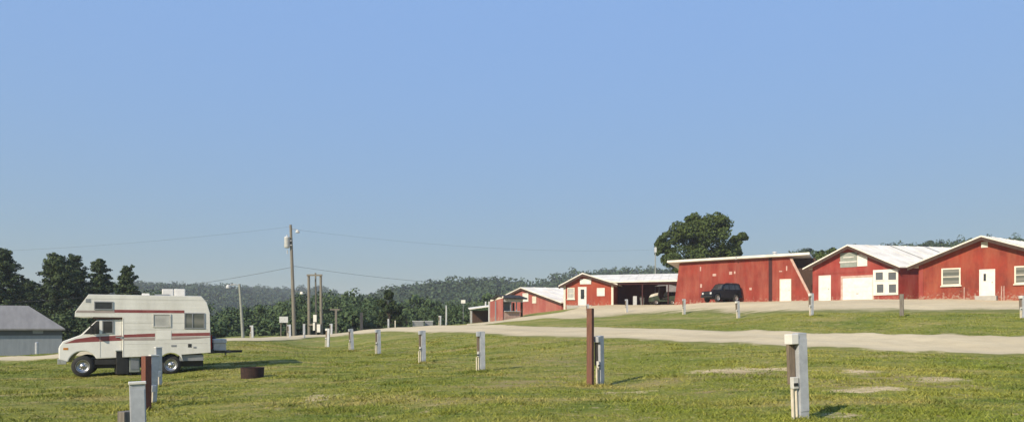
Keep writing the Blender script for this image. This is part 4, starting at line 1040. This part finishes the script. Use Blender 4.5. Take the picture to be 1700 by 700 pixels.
# pines by the grey barn
def pine(px, d, top_py, width_px, label, seed, bare=.12):
    b = at(px, d); H = zy(top_py, d)-b.z; Rm = width_px*d/F/2
    root = thing('pine_tree', label, 'tree', b, 0, 'pines behind the grey metal barn')
    cen, rad, tips = [], [], []
    tz = bare
    while tz < .99:
        k = rng.integers(6, 9); a0 = rng.uniform(0, 6.28)
        for i in range(k):
            a = a0+i*6.28/k+rng.uniform(-.4, .4); L_ = Rm*min(1, 1.2*(1-tz)**.66+.04)*rng.uniform(.55, 1.2)
            for f in (.35, .55, .75, .95):
                rise = .28*f*L_*(1 if tz > .5 else .3)
                cen.append((math.cos(a)*L_*f+rng.normal(0,.1), math.sin(a)*L_*f+rng.normal(0,.1), H*tz+rise+rng.normal(0,.12))); rad.append(.15*Rm*(1-.5*tz)*rng.uniform(.7, 1.25)+.1)
            tips.append(cen[-1])
        tz += rng.uniform(.036, .066)
    cen.append((0, 0, H*.985)); rad.append(.25)
    cen = np.array(cen); rad = np.array(rad)
    V, q = clump_leaves(cen, rad, 46, .095, .65, .2)
    link_mesh('crown', np_mesh('crown', V, q), M['leaf_pine'], root)
    mb = MB(); mb.tube([(0,0,-.6),(0,0,H*.5),(.05,0,H*.98)], [.22,.14,.03], 8)
    for t in tips[::2]: mb.tube([(0,0,t[2]-.35), t], [.05, .015], 4)
    mb.build('trunk', M['bark'], root)
pine(4, 74, 412, 92, 'tall dark pine at the left edge of the picture', 1)
pine(95, 76, 422, 112, 'broad pine with a wide crown behind the grey barn roof end', 2)
pine(124, 80, 424, 80, 'pine crowded against the broad pine, just right of it', 5)
pine(166, 78, 431, 72, 'pine with a narrow pointed top, above the front of the camper', 3)
pine(211, 77, 445, 58, 'smallest pine of the group, above the camper overcab', 4)
pine(45, 84, 462, 74, 'low pine filling the gap right of the left edge pine', 6)
for px, d, lab in ((108, 70, 'dark bush between the grey barn and the camper nose'), (135, 68, 'dark bush right behind the camper windscreen'), (72, 78, 'dark bush behind the middle of the grey barn roof'),(20,78,'dark bush behind the left of the grey barn roof')):
    b = at(px, d); t = thing('dark_bush', lab, 'bush', b, 0, 'bushes around the grey metal barn')
    cen, rad = round_crown(36, 2.3, 2.2, 2.0); V, q = clump_leaves(cen, rad, 70, .15, .85)
    link_mesh('crown', np_mesh('crown', V, q), M['leaf_pine'], t); limb_mesh((0,0,0), 2.5, [tuple(c) for c in cen[:10]], .1).build('trunk', M['bark'], t)

# edge of the valley wood: individual broadleaf trees sharing a few crowns
protos = []
for v in range(5):
    Rr = [4.6, 3.8, 5.2, 4.2, 3.4][v]; Hh = [13.5, 12, 14.5, 15, 11][v]
    cen, rad = round_crown(70, Rr, Hh*.38, Hh*.6, .36)
    V, q = clump_leaves(cen, rad, 95, .2, .8, .4)
    mc = np_mesh('crown', V, q); mt = limb_mesh((0,0,0), Hh*.75, [tuple(c) for c in cen[:12]], .26)
    protos.append((mc, mt))
LABEL_W = ['broad full crowned tree of the dark wood edge beyond the road', 'compact rounded tree of the dark wood edge beyond the road', 'wide spreading tree of the dark wood edge beyond the road', 'tall tree of the dark wood edge beyond the road', 'short tree of the dark wood edge beyond the road']
trunk_mesh = [None]*5
def wood_tree(px, d, v, top_py):
    b = at(px, d); s = float(np.clip((zy(top_py, d)-b.z)/[13.2, 12, 14.2, 14.8, 10.8][v], .35, 1.25)); dz = 0; root = thing('wood_edge_tree', LABEL_W[v], 'tree', (b.x, b.y, b.z+dz), rng.uniform(0, 6.28), 'broadleaf trees along the edge of the valley wood')
    root.scale = (s, s, s*rng.uniform(.92, 1.08))
    o = bpy.data.objects.new('crown', protos[v][0]); COL.objects.link(o); o.parent = root
    if not protos[v][0].materials: protos[v][0].materials.append(M['leaf_wood'])
    if trunk_mesh[v] is None:
        trunk_mesh[v] = protos[v][1].build('trunk', M['bark'], root).data
    else:
        o = bpy.data.objects.new('trunk', trunk_mesh[v]); COL.objects.link(o); o.parent = root
for d0, n, p0_, p1_, t0_, t1_ in ((102, 24, 215, 850, 497, 520), (118, 22, 180, 890, 484, 508), (136, 24, 150, 930, 470, 497)):
    for i in range(n):
        px = p0_+(p1_-p0_)*(i+rng.uniform(.2, .8))/n
        wood_tree(px, d0+rng.uniform(-6, 6), int(rng.integers(0, 5)), rng.uniform(t0_, t1_))
# shrubs at the rim of the valley
for i in range(26):
    px = 190+ (800-190)*(i+rng.uniform(.1, .9))/26; d = pchip([190,400,540,700,800],[74,80,88,97,98], px)+rng.uniform(-2, 3)
    if 590 < px < 610: continue
    b = at(px, d)
    if i == 0:
        t0 = thing('rim_shrub', 'leafy shrub at the rim of the valley in front of the dark wood', 'shrub', b, 0, 'shrubs along the valley rim')
        cen, rad = round_crown(26, 1.7, 1.3, 1.2); V, q = clump_leaves(cen, rad, 60, .17, .85)
        link_mesh('crown', np_mesh('crown', V, q), M['leaf_wood'], t0); limb_mesh((0,0,0), 1.5, [tuple(c) for c in cen[:8]], .06).build('trunk', M['bark'], t0)
    else:
        t = dup(t0); t.location = b; t.rotation_euler = (0, 0, rng.uniform(0, 6.28)); s = rng.uniform(.6, 1.25); t.scale = (s, s, s*rng.uniform(.8, 1.2))

# the far wood on the hills: one mass
def forest():
    Vs, Fs, off = [], [], 0
    var = []
    for v in range(6):
        cen, rad = round_crown(18, 4.4, 3.9, 6.6, .42)
        var.append(clump_leaves(cen, rad, 22, .4, .85, .5))
    varf = []
    for v in range(6):
        cen, rad = round_crown(10, 5.2, 3.8, 6.6, .5)
        varf.append(clump_leaves(cen, rad, 18, .62, .85, .5))
    n = 11500
    d = np.sqrt(rng.uniform(145**2, 1000**2, n)); d = np.where(rng.random(n) < .35, rng.uniform(145, 420, n), d)
    px = rng.uniform(-250, 1950, n); x = (px-850)*d/F
    d2 = rng.uniform(150, 420, 2600); px2 = rng.uniform(1340, 2000, 2600); x = np.concatenate([x, (px2-850)*d2/F]); d = np.concatenate([d, d2]); px = np.concatenate([px, px2]); n = len(d)
    keep = ~((px > 930) & (px < 1330) & (d < 330)) 
    keep &= ~((px >= 1330) & (d < 150+rng.uniform(0, 40, n)))
    keep &= ~((d > 700) & (px > 640))
    x, d = x[keep], d[keep]; z = ground_z(x, d)
    for i in range(len(x)):
        V, q = (var if d[i] < 320 else varf)[i % 6]
        s = rng.uniform(.8, 1.15) * (1 if d[i] < 320 else 1.15) * (.72 if x[i] > .4*d[i] else 1); a = rng.uniform(0, 6.28); c, sn = math.cos(a), math.sin(a); sz = s*rng.uniform(.85, 1.15)
        W = np.stack([(V[:, 0]*c-V[:, 1]*sn)*s+x[i], (V[:, 0]*sn+V[:, 1]*c)*s+d[i], V[:, 2]*sz+z[i]-1.2], 1)
        Vs.append(W.astype(np.float32)); Fs.append(q+off); off += len(V)
    o = link_mesh('forest', np_mesh('forest', np.concatenate(Vs), np.concatenate(Fs)), M['leaf_far'])
    tag(o, 'continuous leafy forest covering the far hills and the valley', 'forest', kind='stuff')
forest()
grass()

# ================================================================== HAZE, SKY, SUN, CAMERA
HAZE = True
if HAZE:
    m = bpy.data.materials.new('haze_air'); m.use_nodes = True; nt = m.node_tree; nt.nodes.clear()
    out = N(nt, 'ShaderNodeOutputMaterial'); v = N(nt, 'ShaderNodeVolumePrincipled')
    v.inputs['Color'].default_value = (.86, .92, 1, 1); v.inputs['Density'].default_value = .0004; v.inputs['Anisotropy'].default_value = 0
    nt.links.new(v.outputs[0], out.inputs['Volume'])
    hz = MB().box(-1510, 1510, -100, 1510, float(Vz.min())-1, max(70.0, float(Vz.max())+18)).build('haze', m)
    tag(hz, 'thin pale blue summer haze', 'haze', kind='stuff')

EL, TOSUN = 30.5, Vector((-.64, -.77))
az = math.atan2(TOSUN.x, TOSUN.y)
w = bpy.data.worlds.new('World'); SC.world = w; w.use_nodes = True; nt = w.node_tree
bg = nt.nodes['Background']; sky = nt.nodes.new('ShaderNodeTexSky'); sky.sky_type = 'NISHITA'
sky.sun_disc = False; sky.sun_elevation = R(EL); sky.sun_rotation = az % (2*math.pi)
sky.air_density = 1.0; sky.dust_density = .35; sky.ozone_density = 2.2; sky.altitude = 200
bw = N(nt, 'ShaderNodeRGBToBW'); nt.links.new(sky.outputs[0], bw.inputs[0])
pw = N(nt, 'ShaderNodeMath', operation='POWER'); nt.links.new(bw.outputs[0], pw.inputs[0]); pw.inputs[1].default_value = -.95
sc_ = N(nt, 'ShaderNodeVectorMath', operation='SCALE'); nt.links.new(sky.outputs[0], sc_.inputs[0])
ml_ = N(nt, 'ShaderNodeMath', operation='MULTIPLY'); nt.links.new(pw.outputs[0], ml_.inputs[0]); ml_.inputs[1].default_value = 2.95
nt.links.new(ml_.outputs[0], sc_.inputs['Scale'])
tn = N(nt, 'ShaderNodeVectorMath', operation='MULTIPLY'); nt.links.new(sc_.outputs[0], tn.inputs[0]); tn.inputs[1].default_value = (1.0, .99, 1.02)
nt.links.new(tn.outputs[0], bg.inputs[0]); bg.inputs[1].default_value = .12
sd_ = bpy.data.lights.new('sun', 'SUN'); sd_.energy = 5.0; sd_.angle = R(.53); sd_.color = (1, .88, .68)
so = bpy.data.objects.new('sun', sd_); COL.objects.link(so)
v = Vector((TOSUN.x*math.cos(R(EL)), TOSUN.y*math.cos(R(EL)), math.sin(R(EL)))).normalized()
so.rotation_euler = v.to_track_quat('Z', 'Y').to_euler(); so.location = (-30, -40, 60)

cd = bpy.data.cameras.new('camera'); co = bpy.data.objects.new('camera', cd); COL.objects.link(co)
co.location = (0, 0, EYE); co.rotation_euler = (R(90), 0, 0)
cd.sensor_width = 36; cd.sensor_fit = 'HORIZONTAL'; cd.lens = 36*F/1700; cd.shift_y = (HZ-350)/1700; cd.clip_start = .1; cd.clip_end = 4000
SC.camera = co
SC.view_settings.view_transform = 'Standard'; SC.view_settings.look = 'None'; SC.view_settings.exposure = .2; SC.view_settings.gamma = 1
SC.cycles.max_bounces = 6; SC.cycles.volume_bounces = 0
